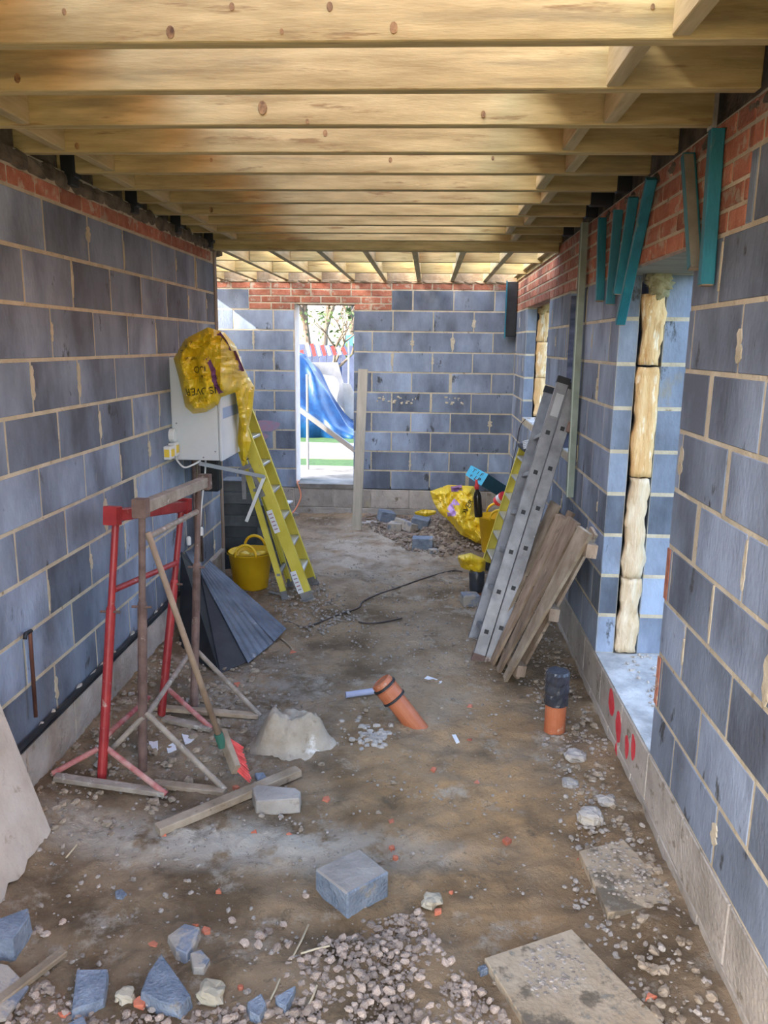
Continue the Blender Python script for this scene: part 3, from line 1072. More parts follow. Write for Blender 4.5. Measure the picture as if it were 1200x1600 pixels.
# ------------------------------------------------------------------ left: cabinet, sockets, pipes
cab = thing('meter_cabinet', (-1.49, 5.3, .9), 'pale grey metal meter cabinet fixed to the left wall under the yellow bag', 'cabinet')
CX0, CX1, CY0, CY1, CZ0, CZ1 = XL, -1.325, 5.02, 5.62, .90, 1.56
mb = MB()
mb.box((CX0, CY0, CZ0), (CX1 - .022, CY1, CZ1))
mb.build('cabinet_body', M_WHITE, cab, bevel=.005)
mb = MB()
mb.box((CX1 - .019, CY0 - .004, CZ0 - .003), (CX1, CY1 + .004, CZ1 + .003))
dr = mb.build('cabinet_door', M_WHITE, cab, bevel=.004)
mb = MB()
mb.box((CX1, CY0 + .04, CZ0 + .27), (CX1 + .002, CY0 + .50, CZ0 + .34))
mb.build('label_plate', mat('blue_grey_plate', (.28, .36, .52), (.32, .40, .56)), dr)
for x, z in ((-1.62, .94), (-1.62, 1.14), (-1.37, .96), (-1.45, .92)):
    mb = MB()
    lathe(mb, (x, CY0 - .001, z), [(.005, 0), (.005, .004)], 8, ax=(0, -1, 0))
    mb.build('screw', M_ALU, cab)
sk = thing('socket_pair', (XL, 4.93, .97), 'white double socket with two yellow stickers on the left wall beside the cabinet', 'socket')
mb = MB()
mb.box((XL, 4.84, .925), (XL + .045, 4.925, 1.01))
mb.box((XL, 4.93, .935), (XL + .05, 5.01, 1.02))
mb.build('socket_body', M_WPLAS, sk, bevel=.004)
for yc, zc, w in ((4.88, .967, .022), (4.97, .98, .026)):
    mb = MB()
    mb.box((XL + .045, yc - w, zc - w), (XL + .052, yc + w, zc + w))
    mb.build('yellow_sticker', M_LABEL, sk)
    mb = MB()
    mb.box((XL + .006, 4.836 if yc < 4.9 else 4.928, zc - .024), (XL + .038, 4.839 if yc < 4.9 else 4.931, zc + .024))
    mb.build('yellow_sticker', M_LABEL, sk)
sw = thing('round_junction', (XL, 5.0, 1.04), 'round white junction box on the left wall just above the sockets', 'junction box')
mb = MB()
lathe(mb, (XL, 4.99, 1.065), [(.045, 0), (.045, .03), (.04, .036)], 16, ax=(1, 0, 0))
mb.box((XL, 4.985, 1.0), (XL + .03, 5.015, 1.04))
mb.build('junction_body', M_WPLAS, sw)


def wire(name, pts, r, m, label, cat='cable', n=8, parent=None):
    P = [Vector(p) for p in pts]
    out = []
    for i in range(len(P) - 1):
        p0, p1, p2, p3 = P[max(i - 1, 0)], P[i], P[i + 1], P[min(i + 2, len(P) - 1)]
        for s in range(6):
            t = s / 6
            out.append(.5 * ((2 * p1) + (-p0 + p2) * t + (2 * p0 - 5 * p1 + 4 * p2 - p3) * t * t + (-p0 + 3 * p1 - 3 * p2 + p3) * t ** 3))
    out.append(P[-1])
    mb = MB()
    mb.tube(out, r, n)
    o = mb.build(name, m, parent, smooth=True, origin=None if parent else P[0])
    if label:
        tag(o, label, cat)
    return o


wire('looped_cable', [(XL + .045, 5.0, .955), onY(275, 716, 4.97), onY(287, 730, 4.93), onY(300, 727, 4.95), onY(313, 720, 5.02)], .006, M_WPLAS, 'thin white cable looping from the sockets up under the cabinet')
wire('hanging_cable', [(-1.50, 5.25, .90), onY(320, 745, 5.2), onY(317, 770, 5.2), onY(314, 800, 5.2), onY(313, 822, 5.22)], .006, M_WPLAS, 'long white cable hanging straight down below the cabinet')
for k, (x, y, lab) in enumerate(((314, 830, 'small white cable end cap hanging below the cabinet'), (295, 845, 'white plastic pipe clip low on the left wall by the steel trestle'))):
    p = onY(x, y, 5.22)
    mb = MB()
    lathe(mb, (p.x, p.y, p.z - .03), [(.014, 0), (.016, .01), (.016, .05), (.010, .06)], 10)
    tag(mb.build(('cable_cap', 'pipe_clip')[k], M_WPLAS, origin=tuple(p)), lab, 'cap')
R = random.Random(4)
for k, (yy, lab) in enumerate(((5.30, 'rusty'), (5.36, 'second'), (5.42, 'third'))):
    mb = MB()
    x = XL + .05 + .0 * k
    mb.tube([(x, yy, .90), (x, yy, .10)], .013, 10)
    tag(mb.build('conduit', M_RUST if k != 1 else M_TIMBER, smooth=True, origin=(x, yy, .1)), ('brown conduit under the cabinet, nearest the camera', 'pale brown conduit under the cabinet, middle of three', 'brown conduit under the cabinet, farthest from the camera')[k], 'conduit', 'conduits rising into the cabinet')
mt = thing('meter_case', (XL + .09, 5.55, .66), 'black meter case on the wall under the cabinet', 'meter')
mb = MB()
mb.box((XL + .02, 5.50, .60), (XL + .17, 5.60, .86))
mb.build('case_body', M_BLACK, mt, bevel=.012)
mb = MB()
lathe(mb, (XL + .10, 5.50, .70), [(.03, 0), (.028, .012)], 14, ax=(0, -1, 0))
mb.build('case_dial', mat('dark_glass', (.02, .03, .04), rough=.2), mt)
# thin copper pipe standing at the left wall
p0, p1 = onX(56, 1120, XL + .03), onX(47, 990, XL + .03)
cp = thing('copper_pipe', p0, 'thin brown copper pipe standing upright at the near end of the left wall', 'pipe')
mb = MB()
mb.tube([p0, p1, p1 + Vector((0, .0, .006))], .0085, 10)
mb.build('pipe_stem', M_COPPER, cp, smooth=True)
mb = MB()
mb.tube([p1 + Vector((0, .01, .008)), p1 + Vector((0, -.035, .012)), p1 + Vector((0, -.045, -.008))], .009, 8)
mb.build('pipe_elbow', M_BLACK, cp, smooth=True)

# ------------------------------------------------------------------ trestles and broom


def seg(mb, p, q, r, n=12):
    mb.tube([p, q], r, n)


def trestle(name, label, base1, top1, base2, top2, beam, m, mworn, mfoot, cross, feet, braces, r=.021, bw=.05):
    t = thing(name, tuple((Vector(base1) + Vector(base2)) / 2), label, 'trestle')
    for a, b in ((base1, top1), (base2, top2)):
        a, b = Vector(a), Vector(b)
        mid = a.lerp(b, .66)
        mb = MB()
        mb.tube([a, mid, mid + (b - a).normalized() * .012, ], [r, r, r * .8], 14)
        ps = mb.build('post', m, t, smooth=False)
        mb = MB()
        mb.tube([mid, b], r * .74, 12)
        mb.build('inner_post', m, ps)
        mb = MB()
        mb.tube([mid + Vector((-.045, -.01, -.01)), mid + Vector((.045, -.01, -.01))], .006, 8)
        mb.build('locking_pin', M_RUST, ps)
    mb = MB()
    a, b = Vector(beam[0]), Vector(beam[1])
    mb.bar(a, b, bw, bw * 1.05, c=.003)
    bo = mb.build('beam', m if m is M_RED else M_DUSTY, t)
    d = (a - b).normalized()
    mb = MB()
    mb.bar(a + d * .004, a - d * .045, bw * 1.25, bw * 1.65, c=.003)
    mb.build('end_stop', m, bo)
    mb = MB()
    mb.bar(b - d * .004, b + d * .045, bw * 1.25, bw * 1.65, c=.003)
    mb.build('end_stop', m, bo)
    mb = MB()
    seg(mb, cross[0], cross[1], .014)
    mb.build('cross_tube', mworn if m is M_RUST else m, t)
    for a, b in feet:
        mb = MB()
        mb.bar(a, b, .045, .022, c=.002)
        mb.build('foot', mfoot, t)
    for a, b in braces:
        mb = MB()
        seg(mb, a, b, .0125)
        mb.build('brace', mworn, t)
    return t


up = lambda p, h=.012: Vector(p) + Vector((0, 0, h))
# red
b1, b2 = g(159, 1218), g(252, 1118)
t1, t2 = onY(181, 812, 3.30), onY(283, 800, 3.93)
trestle('builders_trestle', 'bright red steel trestle leaning next to the left wall', b1, t1, b2, t2,
        (onY(172, 806, 3.26), onY(291, 790, 4.0)), M_RED, M_REDW, M_DUSTY,
        (onY(178, 922, 3.25), onY(276, 879, 3.88)),
        [(up(g(86, 1218)), up(g(258, 1243))), (up(g(256, 1126)), up(g(331, 1142)))],
        [(onY(164, 1167, 3.14), up(g(260, 1245))), (onY(153, 1170, 3.14), up(g(82, 1213))), (onY(262, 1076, 3.80), up(g(331, 1142))),
         (onY(166, 1150, 3.14), onY(232, 1090, 3.80))])
b1, b2 = g(223, 1206), g(303, 1112)
t1, t2 = onY(222, 800, 3.28), onY(310, 762, 4.02)
trestle('builders_trestle', 'rusty brown steel trestle standing in front of the red one', b1, t1, b2, t2,
        (onY(217, 795, 3.24), onY(322, 752, 4.10)), M_RUST, M_DUSTY, M_TIMBER,
        (onY(231, 840, 3.28), onY(308, 799, 4.0)),
        [(up(g(240, 1228)), up(g(352, 1241))), (up(g(236, 1108)), up(g(404, 1122)))],
        [(onY(229, 1114, 3.22), up(g(352, 1238))), (onY(306, 1015, 3.97), up(g(407, 1122))), (onY(230, 1118, 3.24), onY(298, 1018, 3.95)),
         (onY(224, 1120, 3.24), up(g(150, 1200)))])
# broom
bt = g(352, 1172, .05)
br = thing('broom', bt, 'broom with worn wooden handle and red bristles leaning on the brown trestle', 'broom')
top = onY(231, 832, 3.20)
neck = onY(345, 1158, 3.28)
mb = MB()
mb.tube([top, neck], [.013, .0145], 12)
mb.build('handle', M_BROWN, br, smooth=True)
ha, hb = onY(349, 1150, 3.33), onY(368, 1200, 3.18)
nrm = (neck - top).normalized()
side = (hb - ha).normalized()
outv = Vector((.85, -.25, -.45)).normalized()
mb = MB()
mb.bar(ha - side * .02, hb + side * .01, .030, .055, up=outv.cross(side), c=.004)
mb.build('broom_head', M_TIMBER, br)
mb = MB()
mb.tube([neck - nrm * .04, neck + nrm * .03], .02, 12)
mb.build('green_socket', mat('green_label', (.02, .10, .07), (.05, .16, .11)), br)
mb = MB()
R = random.Random(9)
for i in range(170):
    u = R.random()
    s = ha.lerp(hb, u) + outv.cross(side) * R.uniform(-.022, .022) + outv * .012
    e = s + (outv + side * (u - .35) * .55 + Vector((R.uniform(-.06, .06), R.uniform(-.06, .06), R.uniform(-.05, .05)))).normalized() * R.uniform(.075, .09)
    mb.tube([s, e], [.0022, .0016], 4, cap=False)
mb.build('bristles', M_BRISTLE, br)['kind'] = 'stuff'

# ------------------------------------------------------------------ black folded plastic sheets by the left wall
sh = thing('folded_panel', g(345, 1048), 'folded black plastic panel with dusty grey outer side propped by the left wall', 'panel')
A = onY(312, 893, 5.15)
B = onY(327, 876, 5.35)
Cc = g(447, 983, .05)
D = g(428, 1003, .02)
Ebt = g(388, 1036, .015)


def slab(mb, pts, t, rib=0):
    n = len(pts)
    pts = [Vector(p) for p in pts]
    nr = (pts[1] - pts[0]).cross(pts[2] - pts[0]).normalized()
    mb.add(pts + [p + nr * t for p in pts], [tuple(range(n)), tuple(range(n, 2 * n))[::-1]] + [(i, n + i, n + (i + 1) % n, (i + 1) % n) for i in range(n)])


def strip_between(mb, a0, a1, b0, b1, n, amp, t):
    """ribbed sheet between edge a0-a1 and edge b0-b1"""
    a0, a1, b0, b1 = map(Vector, (a0, a1, b0, b1))
    nr = (a1 - a0).cross(b0 - a0).normalized()
    if nr.z < 0:
        nr = -nr
    vs, fs = [], []
    for i in range(n + 1):
        u = i / n
        o_ = nr * (amp if i % 2 else 0)
        vs += [a0.lerp(a1, u) + o_, b0.lerp(b1, u) + o_ * 1.6]
    k = len(vs)
    vs += [Vector(v) - nr * t for v in vs]
    for i in range(n):
        j = 2 * i
        fs += [(j, j + 1, j + 3, j + 2), (k + j, k + j + 2, k + j + 3, k + j + 1), (j, j + 2, k + j + 2, k + j), (j + 1, k + j + 1, k + j + 3, j + 3)]
    fs += [(0, k, k + 1, 1), (2 * n, 2 * n + 1, k + 2 * n + 1, k + 2 * n)]
    mb.add(vs, fs)


mb = MB()
strip_between(mb, A.lerp(B, .5), B, D.lerp(Cc, .05), Cc, 7, .004, .006)
mb.build('upper_leaf', M_SHEET, sh)
mb = MB()
strip_between(mb, A, A.lerp(B, .62), Ebt, D + Vector((-.004, -.01, -.004)), 9, .004, .006)
mb.build('middle_leaf', M_SHEET, sh)
mb = MB()
wtop = onX(284, 862, XL + .03)
slab(mb, [onX(284, 862, XL + .03), A + Vector((0, .01, -.004)), Ebt + Vector((-.01, .02, 0)), g(345, 1052, .0), g(282, 1015, -.01)], .008)
mb.build('dark_leaf', M_BLACK, sh)
mb = MB()
strip_between(mb, onX(290, 862, XL + .02), onX(299, 858, XL + .02), onY(308, 893, 5.1), onY(316, 884, 5.2), 3, .003, .006)
mb.build('bent_edge', M_SHEET, sh)

# ------------------------------------------------------------------ yellow tub(s)


def tub(c, r0, r1, h, label, tilt=(0, 0, 0), m=M_YELTUB, extra=None):
    t = thing('flexible_tub', c, label, 'tub', None)
    n = 28
    mb = MB()
    prof = [(r0 * .96, 0), (r0, .01), (r1, h), (r1 + .012, h), (r1 + .012, h - .012), (r1 + .006, h - .012)]
    ins = [(r1 - .006, h), (r0 - .006, .02), (0.001, .02)]
    lathe(mb, c, [(0.001, 0)] + prof[:4][:], n, cap=False)
    lathe(mb, c, [(r1 + .012, h), (r1 + .012, h - .012), (r1 + .003, h - .014)], n, cap=False)
    lathe(mb, c, [(r1 + .012, h)] + ins, n, cap=False)
    b = mb.build('tub_body', m, t, smooth=True)
    for s in (-1, 1):
        mb = MB()
        pts = []
        for i in range(11):
            a = math.pi * i / 10
            pts.append(Vector(c) + Vector((math.cos(a) * r1 * .48, s * (r1 + .004) - s * .02 * math.sin(a), h - .01 + .095 * math.sin(a))))
        mb.tube(pts, .0115, 8)
        mb.build('tub_handle', m, t, smooth=True)
    return t


c = g(385, 925)
c = Vector((c.x, c.y + .17, gz(c.x, c.y + .17)))
tub(tuple(c), .135, .175, .30, 'yellow flexible tub on the floor in front of the dark block stack')
mb = MB()
for i, (dx, dy, rr) in enumerate(((.04, -.02, .06), (-.05, .03, .05), (.06, .06, .05))):
    lump(mb, (c.x + dx, c.y + dy, c.z + .245), rr, rr, .04, i + 70, 10)
tag(mb.build('crumpled_film', M_YELBAG, smooth=True, origin=tuple(c)), 'crumpled yellow plastic inside the tub beside the left stepladder', 'film')

# ------------------------------------------------------------------ stack of dark blocks behind the wall end
R = random.Random(6)
sx0, sy0 = -1.73, 6.47
zz = gz(-1.6, 6.6) - .004
names_ = ('lowest', 'second', 'third', 'fourth', 'fifth', 'sixth', 'seventh', 'topmost')
lay = 8
for k in range(lay):
    me = block_mesh(.30, .21, .098, M_DARKBLK, axis='x', nm='stacked_block')
    o = place('stacked_block', me, (sx0 + .15 + R.uniform(-.012, .012), sy0 + .1 + R.uniform(-.012, .012), zz + .05 + k * .1))
    tag(o, f'dark grey block in the stack behind the yellow tub, {names_[k]} layer', 'block', 'dark blocks stacked behind the wall end')
zz2 = gz(-1.27, 6.62) - .004
for k in range(6):
    me = block_mesh(.30, .21, .098, M_DARKBLK, axis='x', nm='stacked_block')
    o = place('stacked_block', me, (-1.335 + .0 + R.uniform(-.008, .008), sy0 + .14 + R.uniform(-.012, .012), zz2 + .05 + k * .1))
    tag(o, f'dark grey block in the lower stack half hidden behind the left stepladder, {("lowest", "second", "third", "fourth", "fifth", "topmost")[k]} layer', 'block', 'dark blocks stacked behind the stepladder')
mb = MB()
slab(mb, [(-1.30, 6.50, zz2 + .605), (-1.17, 6.50, zz2 + .605), (-1.14, 6.62, zz2 + .612), (-1.3, 6.66, zz2 + .612)], .012)
tag(mb.build('paper_scrap', M_PAPER, origin=(-1.3, 6.5, zz2 + .6)), 'pale sheet lying on top of the lower dark block stack', 'paper')

# ------------------------------------------------------------------ ladders


def stile_c(mb, a, b, w, t, wd, cdir):
    """C-section stile from a to b; wd = direction of its wide face, cdir = outward side normal"""
    a, b, wd, cdir = Vector(a), Vector(b), Vector(wd).normalized(), Vector(cdir).normalized()
    mb.bar(a, b, t, w, up=wd)
    for s in (-1, 1):
        o = wd * (s * (w / 2 - t / 2)) - cdir * .014
        mb.bar(a + o, b + o, .028, t, up=wd)


# left stepladder (folded, leaning towards the cabinet)
fn, ff = g(482, 938), g(486, 912)
ff = Vector((fn.x - .02, fn.y + .40, gz(fn.x, fn.y + .4)))
tn = onY(367, 668, fn.y + .02)
tn = onY(352, 600, fn.y + .02)
tf = tn + Vector((.015, .30, 0))
ld = thing('stepladder', fn, 'yellow fibreglass stepladder on the left, leaning folded against the cabinet', 'stepladder')
dirL = (tn - fn).normalized()
wd = dirL.cross(Vector((0, 1, 0))).normalized()
for a, b, s in ((fn, tn, -1), (ff, tf, 1)):
    mb = MB()
    stile_c(mb, a + dirL * .05, b, .085, .006, wd, (0, s, 0))
    so = mb.build('stile', M_YEL, ld)
    mb = MB()
    mb.bar(a, a + dirL * .07, .010, .092, up=wd)
    mb.bar(a - dirL * .004, a + dirL * .012, .05, .092, up=wd)
    mb.build('foot_pad', M_ALU, so)
for k in range(7):
    u = .13 + k * .125
    a, b = fn.lerp(tn, u), ff.lerp(tf, u)
    mb = MB()
    mb.bar(a + Vector((0, .006, 0)), b - Vector((0, .006, 0)), .075, .022, up=(0, 0, 1), c=.003)
    mb.build('tread', M_ALUB, ld)
rn, rf_ = g(446, 937), g(451, 912)
rf_ = Vector((rn.x - .02, rn.y + .36, gz(rn.x, rn.y + .36)))
for a, b, s in ((rn, tn + Vector((-.035, .03, -.03)), -1), (rf_, tf + Vector((-.035, -.03, -.03)), 1)):
    mb = MB()
    dr_ = (Vector(b) - Vector(a)).normalized()
    stile_c(mb, Vector(a) + dr_ * .05, b, .042, .006, dr_.cross(Vector((0, 1, 0))), (0, s, 0))
    so = mb.build('rear_leg', M_YEL, ld)
    mb = MB()
    mb.bar(a, Vector(a) + dr_ * .07, .012, .05, up=dr_.cross(Vector((0, 1, 0))))
    mb.build('foot_pad', M_ALU, so)
for u in (.12, .52):
    mb = MB()
    mb.bar(Vector(rn).lerp(tn, u), Vector(rf_).lerp(tf, u), .03, .02)
    mb.build('rear_rail', M_ALU, ld)
mb = MB()
mb.bar(tn + Vector((-.02, -.03, 0)), tf + Vector((-.02, .03, 0)), .13, .03, c=.004)
mb.build('top_cap', M_BLACK, ld)
# hinge plates / spreaders
mb = MB()
p = onY(375, 733, fn.y - .012)
mb.bar(p, onY(392, 727, fn.y - .012), .006, .03, up=(0, 0, 1))
mb.bar(onY(380, 735, fn.y - .012), onY(382, 780, fn.y - .012), .006, .03, up=(1, 0, 0))
mb.bar(onY(391, 732, fn.y - .012), onY(412, 776, fn.y - .012), .006, .03, up=(1, 0, 0))
mb.build('hinge_plate', M_ALU, ld)
q0, q1, q2 = onY(311, 724, 5.0), onY(413, 745, fn.y - .05), onY(385, 815, fn.y - .09)
mb = MB()
mb.bar(q1, q0, .012, .026)
mb.build('spreader_arm', M_ALUB, ld)
mb = MB()
mb.bar(q1, q2, .012, .024, up=(1, 0, 0))
mb.build('spreader_arm', M_ALUB, ld)
for (x, y, u) in ((427, 815, 0), (464, 910, 0)):
    c_ = onY(x, y, fn.y - .010)
    mb = MB()
    mb.bar(c_ - dirL * .09, c_ + dirL * .09, .003, .045, up=wd)
    lb = mb.build('sticker', M_PAPER, ld)
    mb = MB()
    for j in range(5):
        cc = c_ + dirL * (-.06 + j * .03) + Vector((0, -.0025, 0))
        mb.bar(cc - wd * .014, cc + wd * .014, .001, .008, up=dirL)
    mb.build('sticker_print', mat('sticker_red', (.45, .12, .12), (.2, .25, .35), 30), lb)


def text_mesh(s, size, origin, xdir, ydir, m, parent, name='lettering', extrude=.0008):
    cu = bpy.data.curves.new(name, 'FONT')
    cu.body = s
    cu.size = size
    cu.extrude = extrude
    cu.align_x = 'CENTER'
    cu.align_y = 'CENTER'
    o = bpy.data.objects.new('tmp', cu)
    COL.objects.link(o)
    bpy.context.view_layer.update()
    dg = bpy.context.evaluated_depsgraph_get()
    me = bpy.data.meshes.new_from_object(o.evaluated_get(dg))
    bpy.data.objects.remove(o)
    x, y = Vector(xdir).normalized(), Vector(ydir).normalized()
    y = (y - x * y.dot(x)).normalized()
    z = x.cross(y)
    M = Matrix((x, y, z)).transposed().to_4x4()
    M.translation = Vector(origin)
    me.transform(M)
    me.materials.clear()
    me.materials.append(m)
    q = bpy.data.objects.new(name, me)
    COL.objects.link(q)
    q.parent = parent
    q.location = -Vector(parent.matrix_world.translation if False else parent.location) if parent is not None and parent.parent is None else (0, 0, 0)
    return q


# lettering down the left stepladder's stile
tl = fn.lerp(tn, .70) + Vector((-.0, -.006, 0))
text_mesh('WERMAN'[-4:], .07, onY(378, 700, fn.y - .012), dirL, -wd if wd.x > 0 else wd, M_INK, ld)

# right stepladder
bn = g(766, 912)
tnR = onX(838, 712, XR - .05)
tnR = Vector((XR - .06, 6.75, onX(838, 712, XR - .06).z))
ldr = thing('stepladder', bn, 'yellow fibreglass stepladder on the right, leaning behind the aluminium ladder', 'stepladder')
dR = (tnR - bn).normalized()
wdR = dR.cross(Vector((0, 1, 0))).normalized()
offf = Vector((-.02, .42, 0))
for a, b, s in ((bn, tnR, -1), (bn + offf, tnR + offf * .8, 1)):
    mb = MB()
    stile_c(mb, a + dR * .05, b, .085, .006, wdR, (0, s, 0))
    so = mb.build('stile', M_YEL, ldr)
    mb = MB()
    mb.bar(a, a + dR * .07, .010, .092, up=wdR)
    mb.build('foot_pad', M_BLACK, so)
for k in range(6):
    u = .16 + k * .15
    a, b = bn.lerp(tnR, u), (bn + offf).lerp(tnR + offf * .8, u)
    mb = MB()
    mb.bar(a + Vector((0, .006, 0)), b - Vector((0, .006, 0)), .075, .022, c=.003)
    mb.build('tread', M_ALUB, ldr)
mb = MB()
mb.bar(tnR + Vector((0, -.03, 0)), tnR + offf * .8 + Vector((0, .03, 0)), .12, .03, c=.004)
mb.build('top_cap', M_BLACK, ldr)
mb = MB()
R = random.Random(14)
for k in range(5):
    p = tnR + Vector((-.02, -.04 + .02 * k, .02 + .012 * k))
    mb.tube([p + Vector((-.05, 0, 0)), p + Vector((0, .01, .012)), p + Vector((.05, 0, .004))], .007, 6)
mb.build('strap_roll', M_PAPER, ldr, smooth=True)

# aluminium ladder: two sections lying on each other
bA = g(756, 1032)
tA = onX(888, 597, XR - .035)
tA = Vector((XR - .05, 5.30, onX(890, 600, XR - .05).z))
tA = onX(889, 600, XR - .06)
dA = (tA - bA).normalized()
al = thing('aluminium_ladder', bA, 'two section aluminium ladder with black end caps leaning on the right wall', 'ladder')
side_dir = Vector((0, 1, 0)) - dA * dA.y
side_dir.normalize()
wA = side_dir.cross(dA).normalized()
if wA.x < 0:
    wA = -wA
LEN = (tA - bA).length
for sct, off in ((0, -.040), (1, .042)):
    for q in (0, 1):
        a = bA + wA * off + side_dir * (.38 * q)
        L = LEN - (.02 if sct else 0)
        mb = MB()
        mb.bar(a, a + dA * L, .024, .078, up=wA, c=.003)
        so = mb.build('stile', M_ALU, al)
        mb = MB()
        mb.bar(a + dA * (L - .012), a + dA * (L + .03), .034, .086, up=wA, c=.004)
        mb.build('end_cap', M_BLACK, so)
        mb = MB()
        mb.bar(a - dA * .02, a + dA * .03, .032, .084, up=wA, c=.004)
        mb.build('rubber_foot', M_RUST, so)
    k = 0
    s = .18 + (.05 if sct else 0)
    while s < LEN - .1:
        a = bA + wA * off + dA * s
        mb = MB()
        mb.bar(a - side_dir * .011, a + side_dir * .391, .03, .03, up=wA, c=.003)
        rg = mb.build('rung', M_ALU, al)
        mb = MB()
        mb.bar(a - side_dir * .0125, a - side_dir * .0140, .027, .027, up=wA)
        mb.build('rung_socket', M_BLACK, rg)
        s += .265
mb = MB()
p = bA + dA * (LEN - .30) + wA * .09 - side_dir * .01
mb.bar(p, p + dA * .07, .05, .05, up=wA, c=.004)
mb.build('guide_bracket', M_RUST, al)
mb = MB()
p = bA + dA * (LEN - .14) - wA * .035 - side_dir * .0135
mb.bar(p - dA * .09, p + dA * .06, .002, .05, up=wA)
mb.build('foil_sticker', M_ALUB, al)

# pallet
P00, P01 = g(800, 1070), g(754, 1034)
P10, P11 = onX(926, 842, XR - .05), onX(862, 782, XR - .05)
P00 = g(792, 1068)
P01 = g(752, 1020)
P10, P11 = onX(922, 842, XR - .14), onX(858, 784, XR - .14)
pl = thing('pallet', P00, 'weathered wooden pallet leaning on the right wall in front of the ladder', 'pallet')
R = random.Random(17)
nP = 4
nrm_ = (P10 - P00).cross(P01 - P00).normalized()
if nrm_.x > 0:
    nrm_ = -nrm_
for k in range(nP):
    u = (k + .5) / nP
    a, b = P00.lerp(P01, u), P10.lerp(P11, u)
    a = a - (b - a).normalized() * R.uniform(-.02, .03)
    b = b + (b - a).normalized() * R.uniform(-.03, .03) + nrm_ * R.uniform(-.004, .008)
    w = (P11 - P10).length / nP * .84
    mb = MB()
    acr = (P01 - P00).lerp(P11 - P10, .5).normalized()
    w0, w1 = (P01 - P00).length / nP * .70, (P11 - P10).length / nP * .68
    t = .02
    vs = []
    nn = 8
    for i in range(nn + 1):
        v_ = i / nn
        c_ = a.lerp(b, v_)
        ww = w0 + (w1 - w0) * v_
        dl = noise.noise(Vector((k * 7, v_ * 4, 0))) * .006
        for (s1, s2) in ((-1, 0), (1, 0), (1, -1), (-1, -1)):
            vs.append(c_ + acr * (s1 * ww / 2 + dl) + nrm_ * (s2 * t))
    fs = [(0, 3, 2, 1), tuple(4 * nn + j for j in (0, 1, 2, 3))]
    for i in range(nn):
        for j in range(4):
            fs.append((4 * i + j, 4 * i + (j + 1) % 4, 4 * i + 4 + (j + 1) % 4, 4 * i + 4 + j))
    mb.add(vs, fs)
    mb.build('deck_board', M_TIMBER if k in (0, 3) else M_PALET, pl)
for u in (.10, .52, .93):
    mb = MB()
    a, b = P00.lerp(P10, u) - nrm_ * .048, P01.lerp(P11, u) - nrm_ * .048
    mb.bar(a, b, .07, .055, up=nrm_, c=.003)
    mb.build('bearer', M_PALET, pl)
for k in (0, 1):
    a, b = P00.lerp(P01, .2 + .5 * k) - nrm_ * .084, P10.lerp(P11, .2 + .5 * k) - nrm_ * .084
    mb = MB()
    mb.bar(a, b, .075, .018, up=nrm_)
    mb.build('bottom_board', M_PALET, pl)

# ------------------------------------------------------------------ crumpled yellow film


def crease(x, y, seed, lam):
    """sharp folds: triangle waves in three warped directions"""
    v = 0
    wx = noise.noise(Vector((x / lam * .7, y / lam * .7, seed))) * 1.1
    wy = noise.noise(Vector((x / lam * .7, y / lam * .7, seed + 9))) * 1.1
    for k, (ang, a) in enumerate(((.35 + seed, .5), (1.5 + seed * .7, .3), (2.4 + seed * .3, .3))):
        t = (x * math.cos(ang) + y * math.sin(ang)) / lam * (1 + .3 * k) + wx + wy * (k - 1)
        t -= math.floor(t)
        v += a * (t / .72 if t < .72 else (1 - t) / .28)
    return v


